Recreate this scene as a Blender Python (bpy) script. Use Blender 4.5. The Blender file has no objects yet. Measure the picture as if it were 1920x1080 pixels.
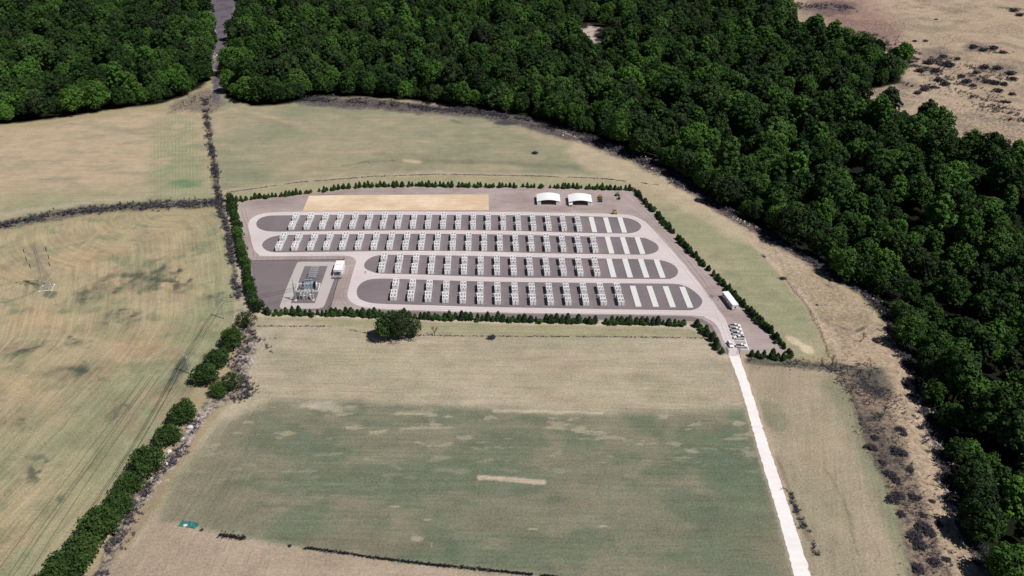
import bpy, math, random
import numpy as np
from mathutils import Vector, Matrix
R = math.radians
SC = bpy.context.scene
COL = SC.collection
random.seed(7)
RNG = np.random.RandomState(11)

# ------------------------------------------------------------------ camera, light, exposure
H = 220.0; FPX = 1585.0; TH = R(29.9)
cam_d = bpy.data.cameras.new('camera'); cam = bpy.data.objects.new('camera', cam_d); COL.objects.link(cam)
cam.location = (0, 0, H); cam.rotation_euler = (R(90) - TH, 0, 0)
cam_d.sensor_width = 36; cam_d.lens = 36 * FPX / 1920; cam_d.clip_start = 1; cam_d.clip_end = 30000
SC.camera = cam

SUN = Vector((0.62, -0.32, 1.0)).normalized()
W = bpy.data.worlds.new('World'); SC.world = W; W.use_nodes = True
wn = W.node_tree.nodes; wl = W.node_tree.links; wn.clear()
sky = wn.new('ShaderNodeTexSky'); sky.sky_type = 'NISHITA'; sky.sun_disc = False
sky.sun_elevation = math.asin(SUN.z); sky.sun_rotation = math.atan2(SUN.x, SUN.y)
sky.air_density = 0.7; sky.dust_density = 0.3; sky.altitude = 400
bg = wn.new('ShaderNodeBackground'); bg.inputs['Strength'].default_value = 0.05
wo = wn.new('ShaderNodeOutputWorld'); wl.new(sky.outputs[0], bg.inputs[0]); wl.new(bg.outputs[0], wo.inputs[0])
sd = bpy.data.lights.new('sun', 'SUN'); sd.energy = 5.0; sd.angle = R(0.5); sd.color = (1.0, 0.96, 0.92)
so = bpy.data.objects.new('sun', sd); COL.objects.link(so); so.rotation_euler = SUN.to_track_quat('Z', 'Y').to_euler()
so.location = (200, 0, 400)
SC.view_settings.view_transform = 'Standard'; SC.view_settings.look = 'None'
SC.view_settings.exposure = -0.12; SC.view_settings.gamma = 1.0; SC.view_settings.use_curve_mapping = False
K = 1.22          # light falling on flat open ground: albedo = picture value / K

# ------------------------------------------------------------------ helpers
def lin(c): 
    c = c / 255.0
    return c / 12.92 if c <= 0.04045 else ((c + 0.055) / 1.055) ** 2.4
def A(r, g, b, k=None):
    k = k or K
    return tuple(min(0.85, lin(v) / k) for v in (r, g, b))
def G(u, v, z=0.0):
    "point of the photographed place that a surveyed picture point falls on"
    a = u - 960.0; b = v - 540.0
    d = Vector((a, FPX * math.cos(TH) - b * math.sin(TH), -FPX * math.sin(TH) - b * math.cos(TH)))
    t = (z - H) / d.z
    return Vector((d.x * t, d.y * t, z))
def GP(l, z=0.0): return [G(u, v, z) for u, v in l]

def mat(name, color, rough=0.85, spec=0.2, metal=0.0, var=0.0, vscale=1.0, bump=0.0, own=0.0):
    m = bpy.data.materials.new(name); m.use_nodes = True
    nt = m.node_tree; N = nt.nodes; L = nt.links
    p = N['Principled BSDF']
    p.inputs['Base Color'].default_value = (*color, 1); p.inputs['Roughness'].default_value = rough
    p.inputs['Specular IOR Level'].default_value = spec; p.inputs['Metallic'].default_value = metal
    if var or bump:
        tc = N.new('ShaderNodeTexCoord'); nz = N.new('ShaderNodeTexNoise')
        nz.inputs['Scale'].default_value = vscale; nz.inputs['Detail'].default_value = 5; nz.inputs['Roughness'].default_value = 0.65
        L.new(tc.outputs['Object'], nz.inputs['Vector'])
        if var:
            mr = N.new('ShaderNodeMapRange'); mr.inputs[1].default_value = 0.3; mr.inputs[2].default_value = 0.7
            mr.inputs[3].default_value = 1 - var; mr.inputs[4].default_value = 1 + var
            L.new(nz.outputs['Fac'], mr.inputs[0])
            vm = N.new('ShaderNodeVectorMath'); vm.operation = 'SCALE'; vm.inputs[0].default_value = color
            src = mr.outputs[0]
            if own:
                oi = N.new('ShaderNodeObjectInfo'); ma = N.new('ShaderNodeMath'); ma.operation = 'MULTIPLY_ADD'; ma.inputs[1].default_value = -own; ma.inputs[2].default_value = 1.0; L.new(oi.outputs['Random'], ma.inputs[0])
                mb_ = N.new('ShaderNodeMath'); mb_.operation = 'MULTIPLY'; L.new(ma.outputs[0], mb_.inputs[0]); L.new(src, mb_.inputs[1]); src = mb_.outputs[0]
            L.new(src, vm.inputs['Scale']); L.new(vm.outputs[0], p.inputs['Base Color'])
        if bump:
            bp = N.new('ShaderNodeBump'); bp.inputs['Strength'].default_value = bump; bp.inputs['Distance'].default_value = 0.1
            L.new(nz.outputs['Fac'], bp.inputs['Height']); L.new(bp.outputs[0], p.inputs['Normal'])
    return m

def tag(o, label=None, cat=None, group=None, kind=None):
    if label: o['label'] = label
    if cat: o['category'] = cat
    if group: o['group'] = group
    if kind: o['kind'] = kind
    return o
def link(name, data, parent=None):
    o = bpy.data.objects.new(name, data); COL.objects.link(o)
    if parent: o.parent = parent
    return o
def empty(name, loc, rz=0.0, sc=1.0):
    o = bpy.data.objects.new(name, None); COL.objects.link(o)
    o.empty_display_size = 0.5
    o.location = loc; o.rotation_euler = (0, 0, rz); o.scale = (sc, sc, sc) if not hasattr(sc, '__len__') else sc
    return o
def copy_tree(o, parent=None):
    c = o.copy(); COL.objects.link(c)
    if parent: c.parent = parent
    for ch in list(o.children): copy_tree(ch, c)
    return c

class MB:
    def __init__(s): s.v = []; s.f = []; s.m = []
    def quad(s, *p, m=0):
        n = len(s.v); s.v += [tuple(q) for q in p]; s.f.append(tuple(range(n, n + len(p)))); s.m.append(m); return s
    def hexa(s, P, m=0):
        n = len(s.v); s.v += [tuple(q) for q in P]
        for f in ((3,2,1,0),(4,5,6,7),(0,1,5,4),(1,2,6,5),(2,3,7,6),(3,0,4,7)):
            s.f.append(tuple(n + i for i in f)); s.m.append(m)
        return s
    def box(s, x0, x1, y0, y1, z0, z1, m=0):
        return s.hexa([(x0,y0,z0),(x1,y0,z0),(x1,y1,z0),(x0,y1,z0),(x0,y0,z1),(x1,y0,z1),(x1,y1,z1),(x0,y1,z1)], m)
    def bar(s, a, b, r0, r1=None, n=6, m=0, cap=True):
        r1 = r0 if r1 is None else r1
        a = Vector(a); b = Vector(b); d = (b - a).normalized()
        q = d.to_track_quat('Z', 'Y'); k = len(s.v)
        for c, r in ((a, r0), (b, r1)):
            for i in range(n):
                t = 2 * math.pi * i / n
                s.v.append(tuple(c + q @ Vector((r * math.cos(t), r * math.sin(t), 0))))
        for i in range(n):
            j = (i + 1) % n; s.f.append((k + i, k + j, k + n + j, k + n + i)); s.m.append(m)
        if cap:
            s.f.append(tuple(k + i for i in range(n))[::-1]); s.m.append(m)
            s.f.append(tuple(k + n + i for i in range(n))); s.m.append(m)
        return s
    def prism(s, prof, y0, y1, m=0):
        "profile in xz extruded along y"
        k = len(s.v); n = len(prof)
        for y in (y0, y1):
            for x, z in prof: s.v.append((x, y, z))
        for i in range(n):
            j = (i + 1) % n; s.f.append((k + i, k + n + i, k + n + j, k + j)); s.m.append(m)
        s.f.append(tuple(k + i for i in range(n))); s.m.append(m)
        s.f.append(tuple(k + n + i for i in range(n))[::-1]); s.m.append(m)
        return s
    def mesh(s, name, *mats):
        me = bpy.data.meshes.new(name); me.from_pydata(s.v, [], s.f)
        for m in mats: me.materials.append(m)
        if len(mats) > 1: me.polygons.foreach_set('material_index', s.m)
        me.update(); return me
    def build(s, name, mats, parent=None):
        mats = mats if isinstance(mats, (list, tuple)) else [mats]
        return link(name, s.mesh(name, *mats), parent)

def catmull(P, n=6, closed=True):
    out = []; N_ = len(P)
    rng = range(N_) if closed else range(N_ - 1)
    for i in rng:
        if closed: p0, p1, p2, p3 = P[i-1], P[i], P[(i+1) % N_], P[(i+2) % N_]
        else: p0, p1, p2, p3 = P[max(i-1,0)], P[i], P[i+1], P[min(i+2,N_-1)]
        for k in range(n):
            t = k / n
            out.append(0.5*((2*p1)+(p2-p0)*t+(2*p0-5*p1+4*p2-p3)*t*t+(3*p1-p0-3*p2+p3)*t**3))
    if not closed: out.append(P[-1])
    return out
def sheet(name, pts, z, m, smooth=0, thick=0.0, rag=0.0, **kw):
    P = GP(pts)
    if smooth: P = catmull(P, smooth)
    if rag:
        Q = []; q_ = random.Random(3)
        for a, b in zip(P, P[1:] + P[:1]):
            n_ = max(1, int((b-a).length / 1.3))
            for k in range(n_): Q.append(a.lerp(b, k/n_) + Vector((q_.gauss(0, rag), q_.gauss(0, rag), 0)))
        P = Q
    mb = MB(); n = len(P)
    if thick:
        mb.v = [(p.x, p.y, z) for p in P] + [(p.x, p.y, z - thick) for p in P]
        mb.f = [tuple(range(n))] + [((i+1) % n, i, n + i, n + (i+1) % n) for i in range(n)]
    else:
        mb.v = [(p.x, p.y, z) for p in P]; mb.f = [tuple(range(n))]
    mb.m = [0] * len(mb.f)
    a = sum(P[i].x * P[(i+1) % n].y - P[(i+1) % n].x * P[i].y for i in range(n))
    if a < 0: mb.f = [f[::-1] for f in mb.f]
    o = mb.build(name, m); tag(o, kind='structure', **kw); return o

# ------------------------------------------------------------------ numpy noise and masks
def _h(ix, iy, s):
    h = (ix * 374761393 + iy * 668265263 + s * 974634777) & 0xffffffff
    h = ((h ^ (h >> 13)) * 1274126177) & 0xffffffff
    return ((h ^ (h >> 16)) & 0xffff) / 65535.0
def vnoise(x, y, s=0):
    ix = np.floor(x).astype(np.int64); iy = np.floor(y).astype(np.int64)
    fx = x - ix; fy = y - iy; fx = fx*fx*(3-2*fx); fy = fy*fy*(3-2*fy)
    a = _h(ix, iy, s); b = _h(ix+1, iy, s); c = _h(ix, iy+1, s); d = _h(ix+1, iy+1, s)
    return (a*(1-fx)+b*fx)*(1-fy)+(c*(1-fx)+d*fx)*fy
def fbm(x, y, sc, oct=4, s=0):
    v = 0; a = 0.5; t = 0; x = x / sc; y = y / sc
    for i in range(oct):
        v = v + a * vnoise(x, y, s + i * 17); t += a; a *= 0.55
        x, y = (x * 1.63 + y * 1.2) , (y * 1.63 - x * 1.2)
    return v / t
def segdist(px, py, P, closed=False):
    d2 = np.full(px.shape, 1e18); n = len(P)
    for i in range(n if closed else n - 1):
        ax, ay = P[i]; bx, by = P[(i+1) % n]
        dx, dy = bx-ax, by-ay; L = dx*dx+dy*dy+1e-9
        t = np.clip(((px-ax)*dx+(py-ay)*dy)/L, 0, 1)
        d2 = np.minimum(d2, (px-ax-t*dx)**2+(py-ay-t*dy)**2)
    return np.sqrt(d2)
def inside(px, py, P):
    r = np.zeros(px.shape, bool); n = len(P)
    for i in range(n):
        x1, y1 = P[i]; x2, y2 = P[(i+1) % n]
        if y1 == y2: continue
        c = ((y1 > py) != (y2 > py)) & (px < (x2-x1)*(py-y1)/(y2-y1)+x1); r ^= c
    return r
def sdist(px, py, P):
    d = segdist(px, py, P, True); return np.where(inside(px, py, P), -d, d)
def sstep(a, b, x):
    t = np.clip((x-a)/(b-a), 0, 1); return t*t*(3-2*t)
XY = lambda l: [(G(u, v).x, G(u, v).y) for u, v in l]

# woods, drawn on the survey (tree foot lines)
LEFT_WOOD = [(-350,262),(0,232),(60,227),(180,209),(300,193),(340,180),(374,162),(392,148),(394,60),(382,0),(378,-60),(-350,-60)]
RIGHT_WOOD = [(424,180),(470,199),(540,193),(600,178),(700,182),(800,190),(900,205),(965,214),(1060,238),(1150,270),(1235,308),
 (1295,342),(1362,384),(1430,427),(1505,468),(1560,505),(1622,545),(1682,608),(1710,676),(1742,765),(1782,855),(1808,955),(1848,1050),
 (1910,1140),(2400,1130),(2400,330),(2000,292),(1860,284),(1760,262),(1700,232),(1630,218),(1602,200),(1625,168),(1688,155),(1692,120),
 (1640,108),(1560,88),(1490,55),(1450,20),(1440,-60),(455,-60),(452,0),(446,60),(432,120)]
LW, RW = XY(LEFT_WOOD), XY(RIGHT_WOOD)

def terrain(x, y):
    x = np.asarray(x, float); y = np.asarray(y, float)
    d = np.minimum(sdist(x, y, LW), sdist(x, y, RW))
    z = -4.5 * sstep(0, -16, d) + 9 * (fbm(x, y, 45, 2, 77) - .5) * sstep(-8, -45, d)
    dl = sdist(x, y, RW)
    z = z - 2.5 * sstep(14, -6, dl) * sstep(20, 130, x) * sstep(560, 480, y)
    ro = sstep(120, 200, x) * sstep(30, 12, dl)
    z = z + ro * 0.8 * (fbm(x, y, 7, 3, 5) - 0.5)
    return z

# ------------------------------------------------------------------ ground sheet
def make_ground():
    ct, st = math.cos(TH), math.sin(TH)
    def Yof(v): 
        b = v - 540.0; return H * (FPX*ct - b*st) / (FPX*st + b*ct)
    ys = [-9000,-3000,-1000,-300,0,90,130] + [Yof(v) for v in np.arange(1180, -50, -1.75)] + [1450,1700,2200,3500,7000,15000]
    us = [-9000,-5000,-2600,-1500,-900,-500,-300] + list(np.arange(-190, 2120, 3.0)) + [2220,2500,2900,3500,5000,7500,11000]
    ys = np.array(ys); us = np.array(us)
    dep = np.clip(ys, 150, 1e9) * ct + H * st
    X = (us[None, :] - 960) * (dep / FPX)[:, None]; Y = np.repeat(ys[:, None], len(us), 1)
    X = X.ravel(); Y = Y.ravel(); nr, nc = len(ys), len(us)
    Z = np.zeros_like(X); near = (np.abs(X) < 1500) & (Y > 100) & (Y < 1600)
    Z[near] = terrain(X[near], Y[near])
    dd = np.maximum(Y * ct + H * st, 60.0)          # picture coordinates of each ground point, to look the survey up
    U = 960 + FPX * X / dd; V = 540 - FPX * (Y * st - H * ct) / dd
    fx, fy = X, Y
    n40 = fbm(fx, fy, 45, 5, 1); n12 = fbm(fx, fy, 13, 4, 2); n4 = fbm(fx, fy, 4.5, 3, 3); nh = fbm(fx*0.5, fy, 10, 5, 4)
    nbig = fbm(fx, fy, 110, 4, 9); n30 = fbm(fx, fy, 26, 5, 12)
    C = np.zeros((len(X), 3)); C[:] = A(176, 160, 130)
    rough = np.zeros(len(X)); streak = np.zeros(len(X)); across = Y.copy()
    wU = U + (n12 - .5) * 14 + (n4 - .5) * 6; wV = V + (fbm(fx, fy, 13, 4, 22) - .5) * 9 + (fbm(fx, fy, 4.5, 3, 23) - .5) * 4
    def lay(m, c):
        nonlocal C
        c = (c[0]*1.012, c[1]*1.005, c[2]*1.045)
        C = C * (1 - m[:, None]) + np.array(A(*c))[None, :] * m[:, None]
    def poly(P, soft=4, warp=True):
        x, y = (wU, wV) if warp else (U, V)
        xs = [p[0] for p in P]; yy = [p[1] for p in P]
        m = np.zeros(len(X)); b = (x > min(xs)-soft) & (x < max(xs)+soft) & (y > min(yy)-soft) & (y < max(yy)+soft)
        m[b] = sstep(soft, -soft, sdist(x[b], y[b], P)); return m
    def line(P, w, soft=3, warp=True):
        x, y = (wU, wV) if warp else (U, V)
        xs = [p[0] for p in P]; yy = [p[1] for p in P]; q = w + soft
        m = np.zeros(len(X)); b = (x > min(xs)-q) & (x < max(xs)+q) & (y > min(yy)-q) & (y < max(yy)+q)
        m[b] = sstep(w+soft, max(w-soft, 0), segdist(x[b], y[b], P)); return m
    def blob(cx, cy, rx, ry, ang=0, soft=0.5, wob=0.5):
        c_, s_ = math.cos(R(ang)), math.sin(R(ang))
        dx = U - cx; dy = V - cy; a = (dx*c_+dy*s_)/rx; b = (-dx*s_+dy*c_)/ry
        d = np.sqrt(a*a+b*b) + (n12 - .5) * wob * 2 + (n4 - .5) * wob
        return sstep(1, 1-soft, d)
    n01 = lambda n, a, b: sstep(a, b, n)
    # --- back field
    BF = [(385,180),(600,175),(960,200),(1150,262),(1300,345),(1230,352),(1100,334),(900,328),(700,331),(420,363),(398,290)]
    m = poly(BF, 5); lay(m, (166,157,128)); lay(m * n01(nbig, .42, .62) * .7, (146,147,118)); lay(m * n01(nh, .5, .72) * .5, (183,166,134))
    lay(m * n01(n40, .55, .72) * .45, (134,142,112)); streak = np.maximum(streak, m * .35)
    lay(blob(790, 300, 150, 22) * .45, (140,138,110)); lay(blob(1050, 255, 120, 20, 12) * .5, (186,168,138))
    lay(line([(400,215),(440,205),(480,214),(560,232)], 3, 3) * .6, (190,170,140))
    lay(line([(402,240),(412,225),(408,250)], 5, 4) * .6, (188,166,138))
    lay(line([(420,362),(560,340),(700,329),(820,325),(1000,329),(1130,333),(1240,346)], 3.5, 3) * .7, (188,172,146))
    lay(line([(640,310),(740,301)], .8, 1) * .6, (105,98,84)); lay(blob(770, 302, 22, 4, 8) * .8, (196,184,152))
    lay(line([(790,302),(1000,307),(1130,318)], 3, 4) * .4, (120,114,92))
    lay(blob(948, 230, 30, 6, 0) * .9, (60,66,70)); lay(blob(1003, 287, 7, 3) * .9, (70,70,70)); lay(blob(855, 228, 14, 3, 15) * .6, (105,112,86))
    # --- strip between back line and hedge
    m = poly([(425,362),(700,333),(1100,336),(1240,352),(1190,358),(900,352),(700,355),(440,380)], 3); lay(m * .8, (170,166,130))
    # --- upper left field
    UL = [(-400,245),(60,240),(180,222),(300,208),(345,196),(378,205),(390,290),(402,372),(300,378),(160,392),(0,420),(-400,480)]
    m = poly(UL, 5); lay(m, (190,170,140)); lay(m * n01(nh, .48, .7) * .6, (158,152,124)); lay(m * n01(n40, .5, .75) * .35, (200,178,146))
    streak = np.maximum(streak, m * .35)
    lay(m * sstep(-60, 60, wU-0) * sstep(340, 385, wV) * .75, (150,154,116))
    lay(line([(-100,418),(60,395),(200,376),(330,362),(372,350)], 4, 5) * .55, (192,176,150))
    m2 = poly([(300,215),(365,210),(385,290),(398,365),(330,372),(290,372),(285,300)], 26); stripes = .5 + .5*np.sin(U * 1.15 + (n12-.5)*3)
    lay(m2 * (.2 + .6 * stripes) * n01(n12, .2, .5), (130,148,108)); lay(blob(350, 345, 50, 12) * .7, (105,138,98))
    # --- left big field
    LF = [(-500,455),(0,440),(90,420),(215,402),(330,395),(405,396),(424,440),(436,520),(444,590),(428,640),(355,745),(250,880),(150,1000),(90,1090),(20,1200),(-500,1300)]
    m = poly(LF, 5); lay(m, (181,166,130)); lay(m * n01(nbig, .42, .62) * .8, (152,153,119)); lay(m * n01(n30, .52, .68) * .6, (188,162,128)); lay(m * n01(n12, .52, .7) * .5, (146,144,112)); lay(m * n01(fbm(fx, fy, 17, 4, 61), .55, .7) * .4, (164,140,116))
    lay(m * sstep(330, 420, U) * .5, (156,158,122)); streak = np.where(m > .5, .60, streak)
    lay(m * n01(fbm(fx, fy, 8, 5, 31), .58, .72) * .55, (130,136,104))
    rowy = fbm(fx, fy*.22, 2.6, 3, 81)
    for b in ((262,520,110,42,0),(160,560,60,26,0),(300,540,70,30,0),(215,590,50,20,0),(190,548,60,26,0),(300,505,45,30,0),(140,640,60,12,8),(45,660,70,16,-18),(60,885,60,40,-25),(30,800,40,20),(230,600,60,18),(210,780,20,60,40),(390,560,30,18),(335,530,22,10),(120,930,40,14,-45),(150,700,90,30,0),(330,700,30,70,35)):
        a = b[4] if len(b) > 4 else 0
        lay(blob(b[0], b[1], b[2], b[3], a, .9, .9) * n01(n12, .36, .56) * (.45 + .55*n01(rowy, .4, .6)) * .85, (82,98,80))
        lay(blob(b[0]+10, b[1]-6, b[2]*.6, b[3]*.6, a, .8, .9) * n01(fbm(fx, fy, 6, 3, 41), .45, .58) * .7, (66,74,68))
    for cx, cy, rx, ry in ((60,600,80,22),(100,760,60,60),(150,480,120,16),(40,720,50,20)):
        lay(blob(cx, cy, rx, ry, 0, .9, .6) * .5, (196,168,132))
    lay(line([(-20,572),(30,560),(72,545)], 1.2, 2) * .3, (80,74,66)); lay(line([(0,505),(40,478),(120,462),(200,444)], 1, 1.4) * .4, (128,134,96))  # the faint dark trail is the pylon's shadow painted into the ground
    lay(blob(92, 552, 18, 9) * .8, (92,108,92)); lay(blob(52, 528, 7, 2) * .4, (60,60,58))
    # verge between left field and hedge column
    lay(poly([(404,395),(430,380),(440,440),(456,500),(470,590),(440,600),(440,530),(425,440)], 3), (176,168,138))
    lay(line([(432,395),(440,440),(449,510),(458,590)], 2.2, 2) * .8, (200,184,158))
    # --- front field
    FF = [(480,598),(700,602),(960,608),(1300,614),(1340,650),(1370,670),(1395,720),(1420,800),(1450,900),(1475,1000),(1495,1085),(1500,1250),(60,1250),(180,1100),(290,960),(380,820),(450,730),(470,660)]
    m = poly(FF, 4); lay(m, (184,172,144)); lay(m * n01(nh, .45, .7) * .45, (170,160,130)); lay(m * n01(n40, .5, .66) * .45, (196,180,156)); lay(m * n01(fbm(fx*.6, fy, 18, 5, 73), .52, .68) * .5, (162,156,130)); lay(m * n01(fbm(fx*.6, fy, 10, 4, 74), .58, .72) * .45, (180,160,138))
    across = np.where(m > .5, Y + 0.02 * X, across); streak = np.where(m > .5, .42, streak)
    lay(poly([(480,590),(820,600),(1300,606),(1325,632),(960,630),(820,628),(600,606),(480,600)], 3) * .8, (166,160,124))
    GF = [(430,790),(520,752),(640,752),(820,766),(960,768),(1130,776),(1300,772),(1396,768),(1420,850),(1450,940),(1490,1100),(1300,1250),(1040,1086),(700,1045),(540,1020),(380,990),(300,980),(330,900)]
    g = poly(GF, 14); lay(g * .9, (128,129,105)); lay(g * n01(nh, .5, .66) * .42, (140,135,111)); lay(g * n01(nbig, .50, .62) * .35, (142,138,113)); lay(g * n01(fbm(fx*.5, fy, 16, 5, 71), .54, .68) * .5, (148,140,117)); lay(g * n01(fbm(fx*.5, fy, 20, 5, 72), .50, .62) * .55, (102,116,94))
    lay(g * n01(n30, .56, .72) * .6, (102,118,94)); lay(g * sstep(930, 1030, wV) * n01(n40, .45, .65) * .5, (150,136,112))
    lay(g * sstep(560, 400, wU) * .55, (150,138,114)); lay(g * n01(fbm(fx*.35, fy, 3.2, 4, 51), .62, .72) * .6 * sstep(960, 780, wV), (188,176,148))
    for b in ((640,845,70,16),(880,875,40,10),(860,945,60,8),(1050,935,60,14),(1240,885,60,22),(1090,905,40,9),(700,795,40,8),(480,905,40,18),(1320,960,60,14),(1180,860,50,14),(560,985,40,10),(1250,1040,60,16)):
        lay(blob(b[0], b[1], b[2], b[3], 3, .9, .8) * .45, (94,110,88))
    lay(line([(925,771),(1000,771),(1130,773)], 3, 1.6) * .9, (198,182,156)); lay(line([(897,896),(960,899),(1022,903)], 4, 2) * .9, (202,184,160))
    lay(blob(785, 1010, 14, 6, 0, .3) * .9, (186,170,152)); lay(blob(809, 1022, 3.5, 9, 0, .3) * .8, (180,166,146))
    for cx, cy in ((740,950),(800,974),(1000,992),(1130,987),(1040,775),(585,762),(640,778),(880,760)):
        lay(blob(cx, cy, 13, 2.5, 0, .5) * .7, (190,176,150))
    lay(blob(600, 762, 70, 9, 3, .9, .9) * .55, (202,188,164))
    lay(poly([(180,1100),(290,980),(345,985),(400,1000),(540,1026),(700,1052),(1000,1084),(1200,1130),(1200,1260),(60,1260)], 6), (184,165,142))
    lm = poly([(180,1100),(290,980),(345,985),(400,1000),(540,1026),(700,1052),(1000,1084),(1200,1130),(1200,1260),(60,1260)], 6)
    lay(lm * n01(n40, .45, .65) * .6, (168,153,128)); lay(lm * n01(nh, .55, .7) * .5, (186,164,142))
    lay(line([(372,800),(330,860),(290,930),(230,1020),(180,1090)], 10, 10) * .6, (160,140,118)); streak = np.where(lm > .5, .3, streak)
    # --- scrubby debris next to the hedgerow on the left
    dm = line([(470,610),(468,660),(452,725),(390,765),(352,815),(318,868),(262,935),(205,1040),(185,1090)], 9, 5)
    lay(dm * .6, (170,158,146)); rough = np.maximum(rough, dm)
    lay(line([(392,766),(368,800),(345,838),(320,880)], 2.5, 2) * .9, (204,190,180))
    # --- compound surroundings, right side
    RF = [(1190,350),(1250,345),(1330,380),(1400,450),(1470,520),(1520,600),(1562,668),(1490,668),(1440,618),(1340,515),(1256,430)]
    m = poly(RF, 4); lay(m, (172,163,131)); lay(m * n01(n40, .40, .6) * .75, (154,155,119)); lay(m * n01(nbig, .5, .62) * .4, (184,170,138)); lay(m * n01(n12, .6, .75) * .4, (130,138,108))
    streak = np.where(m > .5, .3, streak)
    lay(blob(1545, 645, 1, 1) * 0, (0,0,0)); lay(blob(1491, 640, 22, 8, 30, .4, .3) * .95, (214,196,164)); lay(blob(1513, 655, 19, 9, 20, .4, .3) * .95, (214,196,164))
    MG = [(1160,290),(1230,330),(1330,385),(1430,440),(1520,485),(1560,520),(1620,565),(1680,640),(1715,700),(1760,800),(1800,920),(1850,1040),(1900,1180),(1750,1200),(1700,1080),(1690,960),(1650,860),(1600,740),(1560,668),(1500,560),(1420,460),(1330,380),(1240,340)]
    m = poly(MG, 6); lay(m, (194,172,143)); lay(m * n01(n12, .5, .7) * .45, (158,143,117)); lay(m * n01(n40, .5, .7) * .4, (160,150,118))
    rough = np.maximum(rough, m * .38)
    lay(line([(1235,335),(1330,385),(1400,440),(1460,505),(1500,555),(1550,620),(1580,670)], 4, 4) * .85, (208,188,162))
    lay(line([(1475,525),(1530,600),(1556,668)], .9, 1.2) * .8, (96,86,76))
    for b in ((1468,521,16,7),(1432,480,6,3,40),(1555,535,14,6,20),(1612,618,22,6,-25),(1580,615,25,5,20),(1325,360,30,4,30),(1272,348,20,4,30)):
        lay(blob(b[0], b[1], b[2], b[3], b[4] if len(b) > 4 else 0, .7, .9) * .75, (84,82,80))
    # --- right strip beyond the access road
    RS = [(1395,672),(1480,676),(1560,680),(1580,700),(1610,770),(1650,860),(1690,960),(1710,1080),(1740,1250),(1560,1250),(1520,1080),(1470,940),(1430,820),(1400,720)]
    m = poly(RS, 4); lay(m, (176,161,135)); lay(m * n01(n40, .46, .66) * .55, (150,146,118)); lay(m * n01(nbig, .5, .65) * .4, (182,166,140))
    lay(m * poly([(1560,690),(1600,740),(1640,840),(1690,960),(1712,1080),(1690,1080),(1640,930),(1590,800),(1540,720)], 16) * .55, (122,132,100))
    lay(m * sstep(740, 690, wV) * .5, (172,156,130)); lay(blob(1450, 780, 50, 30, 40) * .5, (122,130,102)); lay(blob(1530,850,30,110,-18,.9,.4) * .3, (178,160,130))
    across = np.where(m > .5, X - 0.28 * Y, across); streak = np.where(m > .5, .32, streak)
    lay(line([(1392,680),(1418,760),(1450,850),(1480,920)], 5, 3) * .75, (188,166,140))
    lay(line([(1455,860),(1478,910),(1492,960),(1520,1010)], 4, 3) * .55, (120,110,92))
    lay(line([(1590,800),(1560,880),(1590,960),(1620,1040)], 1.4, 2) * .0, (120,110,92))
    lay(line([(1548,880),(1580,930),(1598,990),(1610,1040)], 2, 3) * .45, (128,118,92))
    lay(line([(1364,668),(1374,692),(1384,722),(1404,787),(1424,861),(1448,938),(1467,1006),(1487,1075)], 2.2, 1.5, False) * .7, (176,158,136)); lay(line([(1388,667),(1398,692),(1408,720),(1427,783),(1450,853),(1466,900),(1483,953),(1502,1012)], 2.6, 1.5, False) * .8, (192,170,146))
    # bushy brown bank right of it
    m = poly([(1570,700),(1640,688),(1665,760),(1700,840),(1740,960),(1790,1100),(1740,1150),(1705,1080),(1680,960),(1640,860),(1600,770)], 8)
    lay(m * .8, (138,122,104)); lay(m * n01(n12, .5, .62) * .6, (96,88,82)); rough = np.maximum(rough, m * .75)
    m = line([(1405,675),(1470,680),(1560,688),(1650,695)], 7, 5); lay(m * .8, (104,102,88)); rough = np.maximum(rough, m * .8)
    lay(poly([(1590,695),(1660,690),(1680,745),(1640,748)], 8) * .7, (86,86,78))
    # --- rocky foot of the wood
    rk = line([(560,188),(700,195),(800,205),(900,212),(960,222),(1040,245),(1140,275),(1230,315),(1290,350),(1360,395),(1440,440),(1500,475),(1560,510),(1620,540),(1675,600),(1704,670),(1732,750),(1770,850),(1800,960),(1845,1060)], 9, 5)
    lay(poly([(1080,262),(1150,280),(1230,330),(1340,392),(1440,452),(1520,495),(1500,520),(1400,455),(1300,402),(1230,362),(1180,345),(1100,318),(1060,285)], 9) * .75, (198,179,150))
    lay(rk * .85, (100,90,90)); rough = np.maximum(rough, rk)
    # --- old bank hedge line and scrub bands
    hb = line([(385,185),(388,230),(398,290),(406,340),(412,380),(414,400),(428,440),(437,500),(446,560)], 4, 3); lay(hb * .8, (110,102,90)); rough = np.maximum(rough, hb)
    sb = line([(-300,470),(0,424),(80,408),(160,396),(240,388),(330,384),(412,380)], 7, 5); lay(sb * .8, (116,112,98)); rough = np.maximum(rough, sb)
    st_ = poly([(330,188),(390,165),(430,190),(395,212),(350,208),(310,214)], 6); lay(st_ * .8, (150,136,116)); rough = np.maximum(rough, st_ * .8)
    tk = poly([(378,-60),(385,10),(395,80),(402,130),(396,190),(412,190),(418,130),(432,60),(446,0),(450,-60)], 5)
    lay(tk, (118,110,116)); lay(tk * sstep(404, 388, wU) * n01(n12, .48, .62) * sstep(110, 60, wV), (150,136,134)); lay(tk * n01(n12, .5, .65) * .4, (78,74,86)); rough = np.maximum(rough, tk * .35)
    # --- bare land upper right
    BL = [(1440,-60),(1452,25),(1500,60),(1600,110),(1640,130),(1600,205),(1700,240),(1860,290),(2400,340),(2400,-60)]
    m = poly(BL, 6); lay(m, (192,169,141)); lay(m * n01(nh, .5, .72) * .5, (166,148,128)); lay(m * n01(n40, .48, .66) * .6, (206,184,154)); lay(m * n01(n12, .55, .7) * .5, (146,132,114))
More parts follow.
